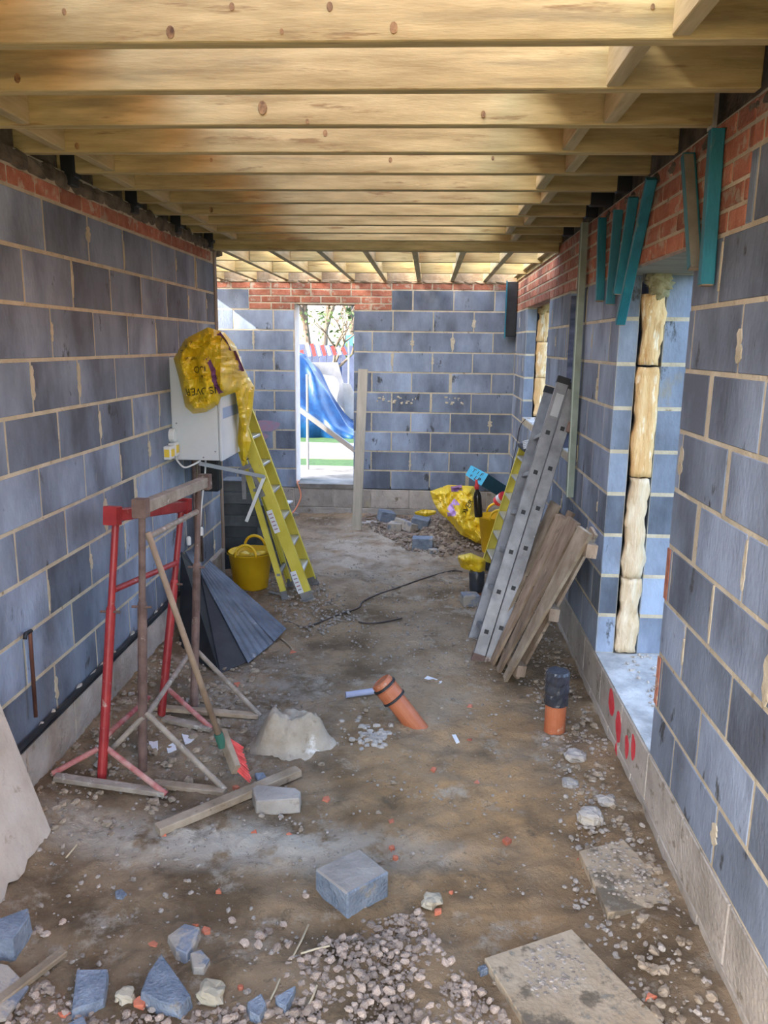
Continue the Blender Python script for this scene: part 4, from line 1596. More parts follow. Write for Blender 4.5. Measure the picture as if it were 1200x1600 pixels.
def film(name, poly, yfun, label, m=M_YELBAG, step=4, amp=.03, seed=0, thick=.006, cat='bag', extra=None, rnd=.05):
    """crumpled sheet; poly is its outline as measured, yfun gives the distance of each place"""
    def inside(x, y):
        c = False
        n = len(poly)
        for i in range(n):
            x1, y1 = poly[i]
            x2, y2 = poly[(i + 1) % n]
            if (y1 > y) != (y2 > y) and x < (x2 - x1) * (y - y1) / (y2 - y1) + x1:
                c = not c
        return c

    def edge(x, y):
        best = 1e9
        n = len(poly)
        for i in range(n):
            a, b = Vector(poly[i]), Vector(poly[(i + 1) % n])
            p = Vector((x, y))
            t = max(0, min(1, (p - a).dot(b - a) / max(1e-9, (b - a).length_squared)))
            q = a + (b - a) * t
            dd = (p - q).length
            if dd < best:
                best, bq = dd, q
        return best, bq
    x0, x1 = min(p[0] for p in poly), max(p[0] for p in poly)
    y0, y1 = min(p[1] for p in poly), max(p[1] for p in poly)
    idx, pts = {}, []
    nx, ny = int((x1 - x0) / step) + 2, int((y1 - y0) / step) + 2
    cells = []
    for j in range(ny):
        for i in range(nx):
            cx_, cy_ = x0 + (i + .5) * step, y0 + (j + .5) * step
            if inside(cx_, cy_):
                cells.append((i, j))
    for i, j in cells:
        for a, b in ((i, j), (i + 1, j), (i + 1, j + 1), (i, j + 1)):
            if (a, b) not in idx:
                idx[(a, b)] = len(pts)
                x, y = x0 + a * step, y0 + b * step
                e, q = edge(x, y)
                if not inside(x, y) or e < step * .6:
                    x, y = q
                    e = 0
                dep = min(1, e / 9.0)
                f, f2 = crease(x, y, seed, 46), crease(x + 31, y - 17, seed + 4, 19)
                Y = yfun(x, y) - amp * (.9 * f + .45 * f2) * (.35 + .65 * dep) - .05 * (dep - 1) * -1 * 0
                Y += rnd * (1 - dep) ** 2
                pts.append(onY(x, y, Y))
    fs = [(idx[(i, j)], idx[(i + 1, j)], idx[(i + 1, j + 1)], idx[(i, j + 1)]) for i, j in cells]
    mb = MB()
    mb.add(pts, fs)
    o = mb.build('film_body', m, None, smooth=False, origin=tuple(pts[0]))
    sd = o.modifiers.new('thickness', 'SOLIDIFY')
    sd.thickness = thick
    sd.offset = 0
    root = thing(name, tuple(pts[0]), label, cat)
    o.parent = root
    o.location = (0, 0, 0)
    return root


by = lambda x, y: 4.95 + (0 if x < 345 else (x - 345) * .012)
bag = film('insulation_bag', [(272, 560), (290, 530), (325, 512), (350, 520), (368, 540), (380, 575), (397, 605), (394, 640), (388, 668), (385, 688), (375, 655), (368, 612), (345, 620), (340, 632), (322, 643), (302, 646), (290, 635), (285, 612), (280, 590)],
           by, 'large yellow plastic insulation bag with purple stripes draped over the cabinet', seed=3, amp=.075, step=2.2)


def stripe(parent, pts, w, yfun, m, name='purple_stripe', dy=-.062):
    mb = MB()
    P = [onY(x, y, yfun(x, y) + dy) for x, y in pts]
    sub = []
    for i in range(len(P) - 1):
        for s in range(12):
            sub.append(P[i].lerp(P[i + 1], s / 12))
    sub.append(P[-1])
    for a, b in zip(sub, sub[1:]):
        pass
    L = []
    for i, p in enumerate(sub):
        d = (sub[min(i + 1, len(sub) - 1)] - sub[max(0, i - 1)]).normalized()
        s = d.cross(Vector((0, 1, 0))).normalized()
        L.append([p + s * w * (.5 - c / 6) for c in range(7)])
    vs = [q for row in L for q in row]
    fs = []
    for i in range(len(L) - 1):
        for c in range(6):
            j = 7 * i + c
            fs.append((j, j + 1, j + 8, j + 7))
    mb.add(vs, fs)
    return mb.build(name, m, parent)


def wrap_film(parent):
    """settle prints onto the film surface by shrinkwrap, a couple of millimetres proud"""
    body = [c for c in parent.children if c.name.startswith('film_body')][0]
    for c in parent.children:
        if c is body:
            continue
        sw_ = c.modifiers.new('settle', 'SHRINKWRAP')
        sw_.target = body
        sw_.wrap_method = 'PROJECT'
        sw_.use_project_y = True
        sw_.use_negative_direction = True
        sw_.use_positive_direction = True
        sw_.use_project_x = False
        sw_.use_project_z = False
        sw_.offset = .006
        sw_.project_limit = .3


stripe(bag, [(323, 556), (331, 575), (335, 597), (343, 615)], .026, by, M_PURPLE)
stripe(bag, [(341, 520), (352, 535), (358, 548)], .030, by, M_PURPLE)
stripe(bag, [(366, 548), (374, 566), (380, 580)], .020, by, M_PURPLE)
R3 = Vector((-1, 0, 0))
for (x, y, s, t, rot) in ((312, 611, .062, 'ISOVER', .10), (311, 577, .058, 'ISO', .04), (308, 560, .03, 'saint-gobain' if False else 'loft roll', .0)):
    xd = Vector((-1, 0, -rot))
    q = text_mesh(t, s, onY(x, y, by(x, y) - .075), xd, Vector((0, 0, -1)), M_INK, bag)
for i, y in enumerate((588, 592, 597, 622, 627)):
    q = text_mesh('|||| ||| ||||' if i % 2 else '||| ||||| ||', .016, onY(316, y, 4.87), (-1, 0, -.06), (0, 0, -1), M_INK, bag, 'small_print')
for (x, y) in ((283, 548), (289, 541), (298, 535), (345, 530), (352, 560), (290, 560)):
    q = text_mesh('V', .035, onY(x, y, by(x, y) - .075), (-.5, 0, .8), (-.8, 0, -.5), M_INK, bag, 'small_print')
wrap_film(bag)
tail = film('torn_film', [(371, 600), (396, 606), (393, 640), (386, 665), (392, 690), (381, 730), (372, 690), (374, 650)], lambda x, y: 5.42, 'strip of yellow film hanging from the bag along the left stepladder', seed=8, amp=.03, step=3, cat='film')

pile = lambda x, y: 8.0 - (y - 760) * .006
wb_ = film('insulation_bag', [(672, 768), (700, 758), (740, 760), (747, 775), (743, 800), (762, 820), (772, 835), (762, 852), (745, 848), (720, 835), (708, 820), (700, 812), (686, 800), (678, 785)],
           pile, 'torn yellow insulation bag with lilac patches slumped on the gravel heap', seed=11, amp=.16, step=2.2)
for pts in ([(716, 786), (706, 800), (708, 808)], [(705, 765), (722, 762)]):
    stripe(wb_, pts, .10 if len(pts) == 3 else .06, pile, M_LILAC, 'lilac_patch', dy=-.14)
text_mesh('ISOVER', .07, onY(728, 800, 7.6), (.5, 0, .8), (-.8, 0, .5), M_INK, wb_)
wrap_film(wb_)
film('torn_film', [(648, 800), (660, 796), (682, 798), (680, 803), (662, 808), (650, 807)], lambda x, y: 8.25, 'small curl of yellow film lying left of the torn insulation bag', seed=15, amp=.10, step=1.2, cat='film', rnd=.0)
film('torn_film', [(716, 870), (735, 866), (757, 875), (756, 895), (745, 902), (735, 890), (722, 886)], lambda x, y: 5.93, 'yellow film wrapped over the pipe stub by the right stepladder', seed=19, amp=.12, step=1.5, cat='film', thick=.02, rnd=.03)

# yellow bucket, bottle, cup and teal crate on the heap
c = onY(774, 838, 7.2)
c = Vector((c.x + .02, 7.35, gz(c.x, 7.35)))
tub((c.x, c.y, c.z), .13, .17, .36, 'yellow flexible tub half hidden behind the right stepladder')
bo = thing('bottle', onY(745, 800, 7.15), 'dark brown bottle with a red cap standing by the torn yellow bag', 'bottle')
p = onY(748, 808, 7.15)
axb = Vector((-.10, 0, 1))
mb = MB()
lathe(mb, p, [(.002, 0), (.036, .004), (.038, .02), (.038, .19), (.030, .23), (.016, .25), (.015, .27)], 16, ax=axb)
mb.build('bottle_body', M_BOTTLE, bo, smooth=True)
mb = MB()
lathe(mb, p + axb.normalized() * .265, [(.021, 0), (.021, .03), (.014, .05), (.010, .085), (.004, .09)], 14, ax=axb)
mb.build('bottle_cap', M_REDP, bo, smooth=True)
cu = thing('paint_can', onY(782, 790, 7.35), 'small red and white can lying in the far yellow tub', 'can')
p = onY(782, 780, 7.38)
mb = MB()
lathe(mb, p, [(.002, -.05), (.05, -.05), (.05, .06), (.002, .06)], 16, ax=(.5, -.5, .6))
mb.build('can_body', M_REDP, cu)
mb = MB()
lathe(mb, p, [(.0515, -.01), (.0515, .03)], 16, ax=(.5, -.5, .6), cap=False)
mb.build('can_band', M_PAPER, cu)
# teal crate: bright printed end, dark long side
tc = thing('teal_carton', onY(760, 770, 8.4), 'bright teal carton with black print tipped over at the far wall', 'carton')
a, b, c_, d = onY(727, 742, 8.45), onY(736, 727, 8.55), onY(763, 741, 8.45), onY(752, 759, 8.35)
e, f = onY(792, 760, 8.8), onY(779, 776, 8.7)
mb = MB()
dep = e - c_
vs = [a, b, c_, d] + [a + dep, b + dep, c_ + dep, d + dep]
mb.add(vs, [(0, 3, 2, 1), (4, 5, 6, 7)], 0)
mb.add(vs, [(0, 1, 5, 4), (1, 2, 6, 5)], 0)
mb.add(vs, [(2, 3, 7, 6), (3, 0, 4, 7)], 1)
mb.build('carton_body', [M_TEALBOX, M_TEALDK], tc)
fx, fy = (c_ - b).normalized(), (b - a).normalized()
fn_ = fx.cross(fy)
if fn_.y > 0:
    fn_ = -fn_
ctr = (a + b + c_ + d) / 4 + fn_ * .004
text_mesh('T I F', .075, ctr + fy * .03, fx, fy, M_INK, tc, 'black_print')
text_mesh('+ LP', .075, ctr - fy * .045, fx, fy, M_INK, tc, 'black_print')
wire('loose_wire', [onX(796, 745, XR - .05), onX(806, 700, XR - .03), onX(812, 668, XR - .02), onX(821, 655, XR - .01)], .004, M_CABLE, 'thin dark wire hanging from the far sill to the floor corner')

# ------------------------------------------------------------------ pipes


def pipe_unit(name, base, axis, L, r, label, tape=None, cap=True):
    t = thing(name, tuple(base), label, 'pipe')
    ax = Vector(axis).normalized()
    base = Vector(base)
    mb = MB()
    mb.tube([base - ax * .06, base + ax * L], r, 24)
    mb.build('pipe_stem', M_ORANGE, t, smooth=False)
    return t, ax, base


b0 = g(648, 1132)
capc = onY(598, 1068, b0.y + .02)
ax_ = (capc - b0)
tp, ax_, b0 = pipe_unit('drain_pipe', b0, ax_, (capc - b0).length - .09, .052, 'terracotta drain pipe with a black ringed cap, tilted out of the dirt floor')
Lp = (capc - b0).length
mb = MB()
lathe(mb, b0, [(.052, Lp - .10), (.061, Lp - .10), (.061, Lp - .03), (.058, Lp - .028)], 24, ax=ax_)
so = mb.build('pipe_socket', M_ORANGE, tp)
mb = MB()
lathe(mb, b0, [(.0575, Lp - .03), (.0575, Lp + .012), (.050, Lp + .018), (.046, Lp + .014), (.001, Lp + .014)], 24, ax=ax_)
mb.build('pipe_cap', M_ORANGE, tp)
for hh in (Lp - .104, Lp - .024):
    mb = MB()
    lathe(mb, b0, [(.060, hh), (.0655, hh + .002), (.0655, hh + .013), (.060, hh + .015)], 24, ax=ax_)
    mb.build('black_ring', M_BLACK, tp)
b0 = g(866, 1143)
tp, a_, b0 = pipe_unit('drain_pipe', b0, (0.0, 0, 1), .16, .054, 'upright terracotta drain pipe wrapped at the top in shiny black tape')
mb = MB()
n = 24
prof = [(.0545, .155), (.059, .158), (.060, .20), (.057, .215), (.062, .235), (.060, .27), (.063, .29), (.060, .325), (.052, .338), (.001, .335)]
lathe(mb, b0, prof, n)
for v in range(len(mb.v)):
    x, y, z = mb.v[v]
    q = noise.noise(Vector((x * 55, y * 55, z * 60))) * .010
    mb.v[v] = (x + (x - b0.x) * q * 14, y + (y - b0.y) * q * 14, z)
mb.build('tape_wrap', M_TAPE, tp, smooth=False)
b0 = g(746, 937)
tp, a_, b0 = pipe_unit('drain_pipe', b0, (-.06, 0, 1), .12, .056, 'short terracotta pipe stub with black tape at the foot of the right stepladder')
mb = MB()
lathe(mb, b0, [(.058, .07), (.062, .10), (.060, .17), (.063, .22), (.05, .24), (.001, .24)], 20, ax=(-.06, 0, 1))
mb.build('tape_wrap', M_TAPE, tp, smooth=True)
a, b = g(540, 1086, .025), g(582, 1080, .03)
mb = MB()
d = (b - a).normalized()
mb.tube([a, b + d * .04], .018, 14, cap=False)
mb.tube([a, b + d * .04], .014, 14, cap=True)
tag(mb.build('pipe_offcut', M_LILACPIPE, origin=tuple(a)), 'lilac grey pipe offcut lying behind the tilted drain pipe', 'pipe')

# ------------------------------------------------------------------ slabs, boards, blocks and fragments on the floor


def frag(name, px, h, m, label, cat, group=None, taper=1.06, jig=.0, bevel=.004, lift=0.0, depth=None):
    xs_ = [p[0] for p in px]
    ys_ = [p[1] for p in px]
    c = g(sum(xs_) / len(px), sum(ys_) / len(px), h)
    top = [onZ(x, y, c.z + lift) + Vector((0, 0, R.uniform(-jig, jig))) for x, y in px]
    mb = MB()
    mb.prism(top, (depth or h) + .012, taper=taper)
    o = mb.build(name, m, origin=(c.x, c.y, c.z - h), bevel=bevel)
    if name == 'cut_block':
        o.data.materials.append(M_TOPD)
        o.data.polygons[0].material_index = 1
    tag(o, label, cat, group)
    return o


R = random.Random(40)
fb = frag('cut_block', [(492, 1357), (562, 1325), (608, 1362), (543, 1397)], .095, M_BLUEFRAG, 'big blue grey cut block lying square in the middle of the near floor', 'block', taper=1.0, bevel=.006)
frag('rough_block', [(394, 1232), (402, 1226), (462, 1230), (470, 1236), (468, 1248), (400, 1252)], .06, M_BASE, 'rough light grey concrete brick lying by the end of the timber', 'block', taper=1.02, jig=.004)
a, b = g(246, 1297, .02), g(466, 1205, .035)
tb = MB()
tb.bar(a + (b - a).normalized() * .0, b, .055, .035, c=.003)
tag(tb.build('timber_offcut', M_TIMBER, origin=tuple(a)), 'long tapering timber batten lying on the floor before the trestles', 'timber')
for px, lab in (([(905, 1328), (975, 1313), (1060, 1408), (950, 1427)], 'small muddy plywood sheet lying by the right wall'),
                ([(757, 1497), (893, 1451), (1075, 1640), (860, 1660)], 'large dusty plywood sheet at the bottom right of the floor')):
    frag('plywood_sheet', px, .022, M_PLY, lab, 'board', taper=1.0, bevel=.002, jig=.004)
# crumbs on the plywood
# board leaning at the left edge
p1, p2 = g(82, 1302), g(0, 1428)
p2b = g(-60, 1500)
t1_, t2_ = Vector((XL + .045, p1.y - .30, .50)), Vector((XL + .045, p2b.y - .25, .50))
e1 = onX(0, 1172, -1.60)
mb = MB()
n = 14
top_e = []
bot_e = []
for i in range(n + 1):
    u = i / n
    q = p1.lerp(p2b, u)
    q = q + Vector((-.45, 0, 1)).normalized() * (.03 * noise.noise(Vector((u * 9, 1, 2))) + .012)
    bot_e.append(q)
    top_e.append(Vector((XL + .04, p1.y + .02 - (p1.y - p2b.y) * u, .36)) + Vector((0, -.02, 0)))
vs = bot_e + top_e
nr = Vector((1, 0, .45)).normalized() * .018
vs += [v - nr for v in vs]
W = n + 1
fs = []
for i in range(n):
    fs += [(i, i + 1, W + i + 1, W + i), (2 * W + i, 3 * W + i, 3 * W + i + 1, 2 * W + i + 1), (i, 2 * W + i, 2 * W + i + 1, i + 1), (W + i, W + i + 1, 3 * W + i + 1, 3 * W + i)]
fs += [(0, W, 3 * W, 2 * W), (n, 2 * W + n, 3 * W + n, W + n)]
mb.add(vs, fs)
tag(mb.build('plaster_board', M_PLASTER, origin=tuple(p1)), 'dirty white broken board leaning on the left wall at the picture edge', 'board')

BF = 'blue grey chips of building block on the near floor'
for px, h, lab in (
        ([(262, 1462), (288, 1441), (312, 1450), (305, 1472), (292, 1490), (275, 1483)], .03, 'five sided grey block chip behind the large triangular one'),
        ([(252, 1491), (298, 1553), (280, 1574), (250, 1566), (220, 1548), (232, 1520)], .04, 'large blue triangular block fragment in the left foreground'),
        ([(120, 1513), (168, 1512), (162, 1560), (112, 1577)], .04, 'flat square blue block fragment in the left foreground'),
        ([(-12, 1440), (44, 1418), (46, 1432), (20, 1468), (-14, 1470)], .07, 'blue grey block corner at the left picture edge'),
        ([(297, 1488), (314, 1481), (328, 1498), (318, 1513), (302, 1512)], .03, 'rounded grey block chip right of the five sided one'),
        ([(179, 1390), (190, 1388), (199, 1395), (190, 1404), (181, 1402)], .015, 'small bright blue chip alone on the mud, left'),
        ([(386, 1564), (408, 1553), (416, 1570), (405, 1588), (390, 1582)], .03, 'bright blue block chip left of the gravel'),
        ([(430, 1556), (450, 1545), (462, 1539), (458, 1552), (446, 1570), (434, 1566)], .03, 'long bright blue block chip at the gravel edge'),
        ([(100, 1600), (130, 1585), (140, 1612)], .03, 'blue grey block chip cut off by the lower picture edge'),
        ([(398, 1208), (412, 1205), (416, 1214), (403, 1218)], .02, 'blue pebble like chip behind the timber batten'),
        ([(746, 1508), (758, 1505), (763, 1514), (752, 1518)], .015, 'tiny blue chip at the corner of the large plywood sheet')):
    frag('block_chip', px, h, M_BLUEFRAG if 'grey' not in lab or 'blue' in lab else M_DUSTBLK, lab, 'block chip', BF, jig=.005, bevel=.003, taper=1.1)
for px, h, lab in (
        ([(313, 1535), (330, 1529), (348, 1545), (345, 1565), (328, 1577), (316, 1560)], .035, 'pale cream stone right of the blue triangular fragment'),
        ([(183, 1550), (195, 1541), (208, 1552), (204, 1568), (188, 1572)], .03, 'pale grey stone between the two blue fragments'),
        ([(905, 1262), (925, 1259), (940, 1275), (935, 1290), (908, 1292)], .045, 'grey stone lying above the small plywood sheet'),
        ([(886, 1172), (905, 1168), (914, 1182), (902, 1192), (888, 1188)], .035, 'flat grey stone beside the foot of the right wall'),
        ([(662, 1400), (676, 1392), (689, 1408), (680, 1420), (668, 1414)], .03, 'pale stone right of the big cut block'),
        ([(936, 1244), (950, 1241), (962, 1250), (952, 1260), (938, 1256)], .025, 'small grey stone nearest the right wall foot'),
        ([(880, 1218), (896, 1215), (904, 1225), (895, 1233), (882, 1230)], .02, 'dark grey stone on the orange clay')):
    c = g(sum(p[0] for p in px) / len(px), sum(p[1] for p in px) / len(px), h * .5)
    rr = (max(p[0] for p in px) - min(p[0] for p in px)) / 2 / F_PX * math.hypot(c.y, CAM_Z - c.z) * 1.05
    mb = MB()
    lump(mb, c, rr, rr * .95, h * .62, len(lab), 12, rough=.55)
    for q_ in range(len(mb.v)):
        x, y, z = mb.v[q_]
        k_ = .006 * noise.noise(Vector((x * 60, y * 60, z * 60)))
        mb.v[q_] = (x + k_, y - k_, z + k_)
    o = mb.build('stone', M_LIME if 'pale' in lab else M_BASE, origin=tuple(c))
    tag(o, lab, 'stone', 'larger stones on the floor')
BR = 'red brick chips scattered on the floor'
chips = [(792, 1310, 9), (510, 1248, 8), (322, 1452, 9), (240, 1474, 8), (305, 1445, 6), (100, 1583, 10), (218, 1563, 13), (398, 1298, 7), (452, 1302, 5), (342, 1390, 6), (612, 1283, 6), (745, 1222, 7), (684, 1422, 7), (1015, 1555, 11),
         (677, 1200, 6), (613, 1322, 5), (618, 1337, 5), (372, 1068, 6), (705, 1392, 4), (256, 1302, 6), (457, 1018, 6), (735, 1103, 5), (905, 1342, 5), (376, 1540, 6), (370, 1228, 6), (735, 1155, 5)]
CL = ('near the right edge of the clay', 'above the big cut block', 'right of the five sided grey chip', 'behind the triangular blue fragment', 'touching the top of the five sided chip', 'left of the square blue fragment, biggest of the left corner',
      'wedged beside the pale grey stone', 'left of the rough concrete brick', 'just under the rough concrete brick', 'alone on the mud right of the cement line', 'on the mud between brick and pipe', 'at the middle of the orange clay', 'right of the pale stone by the cut block',
      'right of the large plywood sheet', 'close behind the tilted pipe foot', 'upper of two behind the cut block', 'lower of two behind the cut block', 'near the broom head', 'tiny one left of the small plywood sheet', 'by the sharp end of the timber batten',
      'by the tip of the folded black panel', 'on the path between the two pipes', 'at the left edge of the small plywood sheet', 'beside the bright blue chip', 'touching the timber batten below the broom', 'left of the pipe with black tape')
for i, (x, y, s) in enumerate(chips):
    n = R.choice((3, 4, 5))
    a0 = R.uniform(0, 6)
    px = [(x + math.cos(a0 + 2 * math.pi * k / n) * s * R.uniform(.7, 1.3), y + math.sin(a0 + 2 * math.pi * k / n) * s * .62 * R.uniform(.7, 1.2)) for k in range(n)]
    frag('brick_chip', px, .006 + s * .0006, M_CHIP, 'small red brick chip ' + CL[i], 'brick chip', BR, jig=.003, bevel=.002, taper=1.1)
# papers
for px, lab in (([(663, 1060), (668, 1056), (691, 1064), (688, 1069)], 'white paper strip on the floor right of the tilted pipe'),
                ([(283, 1144), (301, 1140), (307, 1153), (289, 1161)], 'small square white card under the brown trestle'),
                ([(258, 1158), (272, 1156), (276, 1172), (262, 1174)], 'pale scrap of paper beside the white card'),
                ([(232, 1150), (246, 1145), (247, 1168), (234, 1176)], 'crumpled white scrap behind the near post of the brown trestle'),
                ([(706, 1148), (712, 1147), (718, 1159), (713, 1160)], 'tiny white slip on the clay floor')):
    frag('paper_scrap', px, .006, M_PAPER, lab, 'paper', 'scraps of paper', bevel=0, taper=1.0, jig=.002)
# mound
c = g(455, 1165)
mb = MB()
n, m_ = 44, 22
vs, fs = [], []
cx_, cy_ = c.x - .01, c.y + .03
for i in range(m_ + 1):
    for j in range(n):
        a = 2 * math.pi * j / n
        u = i / m_
        rad = (.205 + .05 * noise.noise(Vector((math.cos(a) * 1.5, math.sin(a) * 1.5, 5)))) * (1 + .15 * math.cos(2 * a))
        x, y = cx_ + math.cos(a) * rad * u * 1.05, cy_ + math.sin(a) * rad * u * 1.05
        hh = .165 * (1 - sstep(.38, 1.0, u)) * (1 + .55 * noise.noise(Vector((x * 9, y * 9, 2)))) + .016 * noise.noise(Vector((x * 30, y * 30, 1))) + .012 * noise.noise(Vector((x * 80, y * 80, 8)))
        vs.append((x, y, gz(x, y) + hh - .012))
for i in range(m_):
    for j in range(n):
        fs.append((i * n + j, (i + 1) * n + j, (i + 1) * n + (j + 1) % n, i * n + (j + 1) % n))
mb.add(vs, fs)
tag(mb.build('concrete_mound', M_CONC, smooth=True, origin=(cx_, cy_, gz(cx_, cy_))), 'hard pale mound of spilt concrete on the floor right of the broom', 'mound')
# second low patch of rubble
mb = MB()
R = random.Random(50)
for i in range(60):
    p = g(R.gauss(580, 14), R.gauss(1150, 12))
    lump(mb, (p.x, p.y, p.z + .004), R.uniform(.008, .022), R.uniform(.008, .022), R.uniform(.006, .016), i, 7)
tag(mb.build('rubble_patch', M_BASE), 'patch of broken grey mortar right of the concrete mound', 'rubble')['kind'] = 'stuff'

# far plank and fallen blocks
pb = g(557, 828)
pt = onY(567, 577, pb.y)
pt.y = pb.y + .03
mb = MB()
mb.bar(pb, pt, .10, .035, up=(0, 1, 0), c=.003)
tag(mb.build('scaffold_plank', M_PLANKW, origin=tuple(pb)), 'pale plank standing upright beside the doorway in front of the far wall', 'plank')
FB = 'blocks scattered before the far wall'


def loose(x, y, w, dpt, h, rz, lab, m=M_BLUEFRAG, tilt=0):
    c = g(x, y)
    me = block_mesh(w, dpt, h, m, axis='x', nm='loose_block', c=.005)
    o = place('loose_block', me, (c.x, c.y + dpt / 2, c.z + h / 2 + abs(math.sin(tilt)) * w / 2 * .8 - .006), None, (tilt * .3, tilt, rz))
    tag(o, lab, 'block', FB)


loose(603, 818, .17, .15, .12, .35, 'blue block half standing nearest the upright plank', tilt=.2)
loose(618, 832, .15, .14, .10, -.2, 'dark blue block offcut second from the plank', M_DUSTBLK, .0)
loose(634, 834, .12, .28, .10, .75, 'dusty block lying slanted in the middle of the far heap', M_DUSTBLK, .25)
loose(657, 828, .18, .16, .11, -.15, 'blue block at the right of the far heap', tilt=.15)
loose(660, 860, .20, .14, .12, -.03, 'squared bright blue block lying alone in front of the far heap')
loose(570, 820, .26, .12, .03, .05, 'thin grey slab lying flat right of the plank foot', M_BASE)
loose(735, 948, .13, .12, .09, .2, 'blue grey block at the foot of the short taped pipe', M_DUSTBLK)
loose(455, 808, .13, .12, .05, .5, 'pale flat block piece by the doorway, left', M_BASE, .2)
loose(677, 866, .08, .07, .05, .5, 'small dark block piece right of the squared blue block', M_DUSTBLK)
# orange cable from the door, dark cable over the floor, twigs
wire('orange_cable', [(-1.49, 9.1, .06), (-1.49, 8.97, .07), onY(470, 775, 8.93), onY(462, 795, 8.85), onY(452, 806, 8.7), g(449, 812, .01)], .009, M_OCABLE, 'orange cable coming in over the doorway sill')
wire('floor_cable', [g(452, 972, .008), g(475, 980, .008), g(500, 972, .008), g(530, 960, .008), g(560, 950, .008), g(567, 940, .008), g(590, 929, .008), g(625, 917, .008), g(665, 903, .008), g(705, 892, .008), g(722, 893, .01)], .0065, M_CABLE,
     'thin dark cable snaking over the floor towards the right stepladder', n=6)
wire('twig', [g(560, 972, .01), g(580, 974, .012), g(605, 971, .012), g(628, 966, .01)], .006, M_CABLE, 'short brown twig lying on the floor beyond the tilted pipe', 'twig', n=6)
wire('stick', [g(440, 998, .01), g(452, 1008, .014), g(458, 1016, .01)], .006, M_TIMBER, 'pale splinter of wood beside the folded black panel', 'stick', n=6)
for i, (x0, y0, x1, y1, lab) in enumerate(((482, 1445, 455, 1500, 'dry straw lying left of the gravel'), (437, 1530, 418, 1570, 'dry straw pointing at the bright blue chip'), (470, 1490, 515, 1478, 'dry straw crossing the ground before the cut block'),
                                           (120, 1320, 103, 1340, 'thin straw near the broken white board'), (480, 1575, 495, 1540, 'straw lying on the gravel'))):
    a, b = g(x0, y0, .012), g(x1, y1, .012)
    mb = MB()
    mb.tube([a, a.lerp(b, .5) + Vector((.004, 0, .004)), b], .0035, 5)
    tag(mb.build('straw', mat('straw', (.5, .42, .28), (.6, .5, .34)), origin=tuple(a)), lab, 'straw', 'loose straws')
# stick and dark cloth bottom left
a, b = g(-15, 1575, .02), g(100, 1487, .02)
mb = MB()
mb.bar(a, b, .035, .02, c=.003)
tag(mb.build('timber_stick', M_TIMBER, origin=tuple(a)), 'weathered timber stick at the lower left picture corner', 'timber')
mb = MB()
slab(mb, [g(-30, 1500, .03), g(12, 1508, .03), g(45, 1542, .02), g(10, 1590, .02), g(-40, 1600, .03)], .012)
tag(mb.build('dark_slate', M_DUSTBLK, origin=tuple(g(0, 1550))), 'dark slab under the timber stick in the lower left corner', 'slab')
# rail piece under left stepladder
a, b = g(420, 925, .01), g(452, 933, .01)
mb = MB()
mb.bar(a, b, .02, .012)
tag(mb.build('metal_rail', M_ALUB, origin=tuple(a)), 'short bright metal rail on the floor between the tub and stepladder', 'rail')

# ------------------------------------------------------------------ pebbles: the largest ones single, the finer stones as stuff
PM = []
for s in range(7):
    mb = MB()
    n, m_ = 7, 4
    vs, fs = [(0, 0, -.62)], []
    for i in range(1, m_):
        th = math.pi * i / m_
        for j in range(n):
            ph = 2 * math.pi * (j + .5 * (i % 2)) / n
            d = Vector((math.sin(th) * math.cos(ph), math.sin(th) * math.sin(ph), -math.cos(th)))
            k = 1 + .55 * noise.noise(d * 1.3 + Vector((s * 9.1, 2, s)))
            vs.append((d.x * k * 1.1, d.y * k * .85, d.z * k * .66))
    vs.append((0, 0, .62))
    for j in range(n):
        fs.append((0, 1 + (j + 1) % n, 1 + j))
    for i in range(m_ - 2):
        for j in range(n):
            a, b = 1 + i * n + j, 1 + i * n + (j + 1) % n
            fs.append((a, b, b + n, a + n))
    for j in range(n):
        fs.append((len(vs) - 1, 1 + (m_ - 2) * n + j, 1 + (m_ - 2) * n + (j + 1) % n))
    me = bpy.data.meshes.new('pebble')
    me.from_pydata(vs, [], fs)
    me.materials.append(M_STONE)
    PM.append((me, vs, fs))


def in_poly(x, y, poly):
    c = False
    n = len(poly)
    for i in range(n):
        x1, y1 = poly[i]
        x2, y2 = poly[(i + 1) % n]
        if (y1 > y) != (y2 > y) and x < (x2 - x1) * (y - y1) / (y2 - y1) + x1:
            c = not c
    return c


def gpoly(px):
    return [tuple(g(x, y)[:2]) for x, y in px]


def scatter(poly, n, R, mind=0.0, taken=None):
    x0, x1 = min(p[0] for p in poly), max(p[0] for p in poly)
    y0, y1 = min(p[1] for p in poly), max(p[1] for p in poly)
    out = []
    tries = 0
    taken = taken if taken is not None else []
    while len(out) < n and tries < n * 40:
        tries += 1
        x, y = R.uniform(x0, x1), R.uniform(y0, y1)
        if not in_poly(x, y, poly) or (8.88 < y < 9.6):
            continue
        if mind and any((x - a) ** 2 + (y - b) ** 2 < mind * mind for a, b in taken):
            continue
        taken.append((x, y))
        out.append((x, y))
    return out


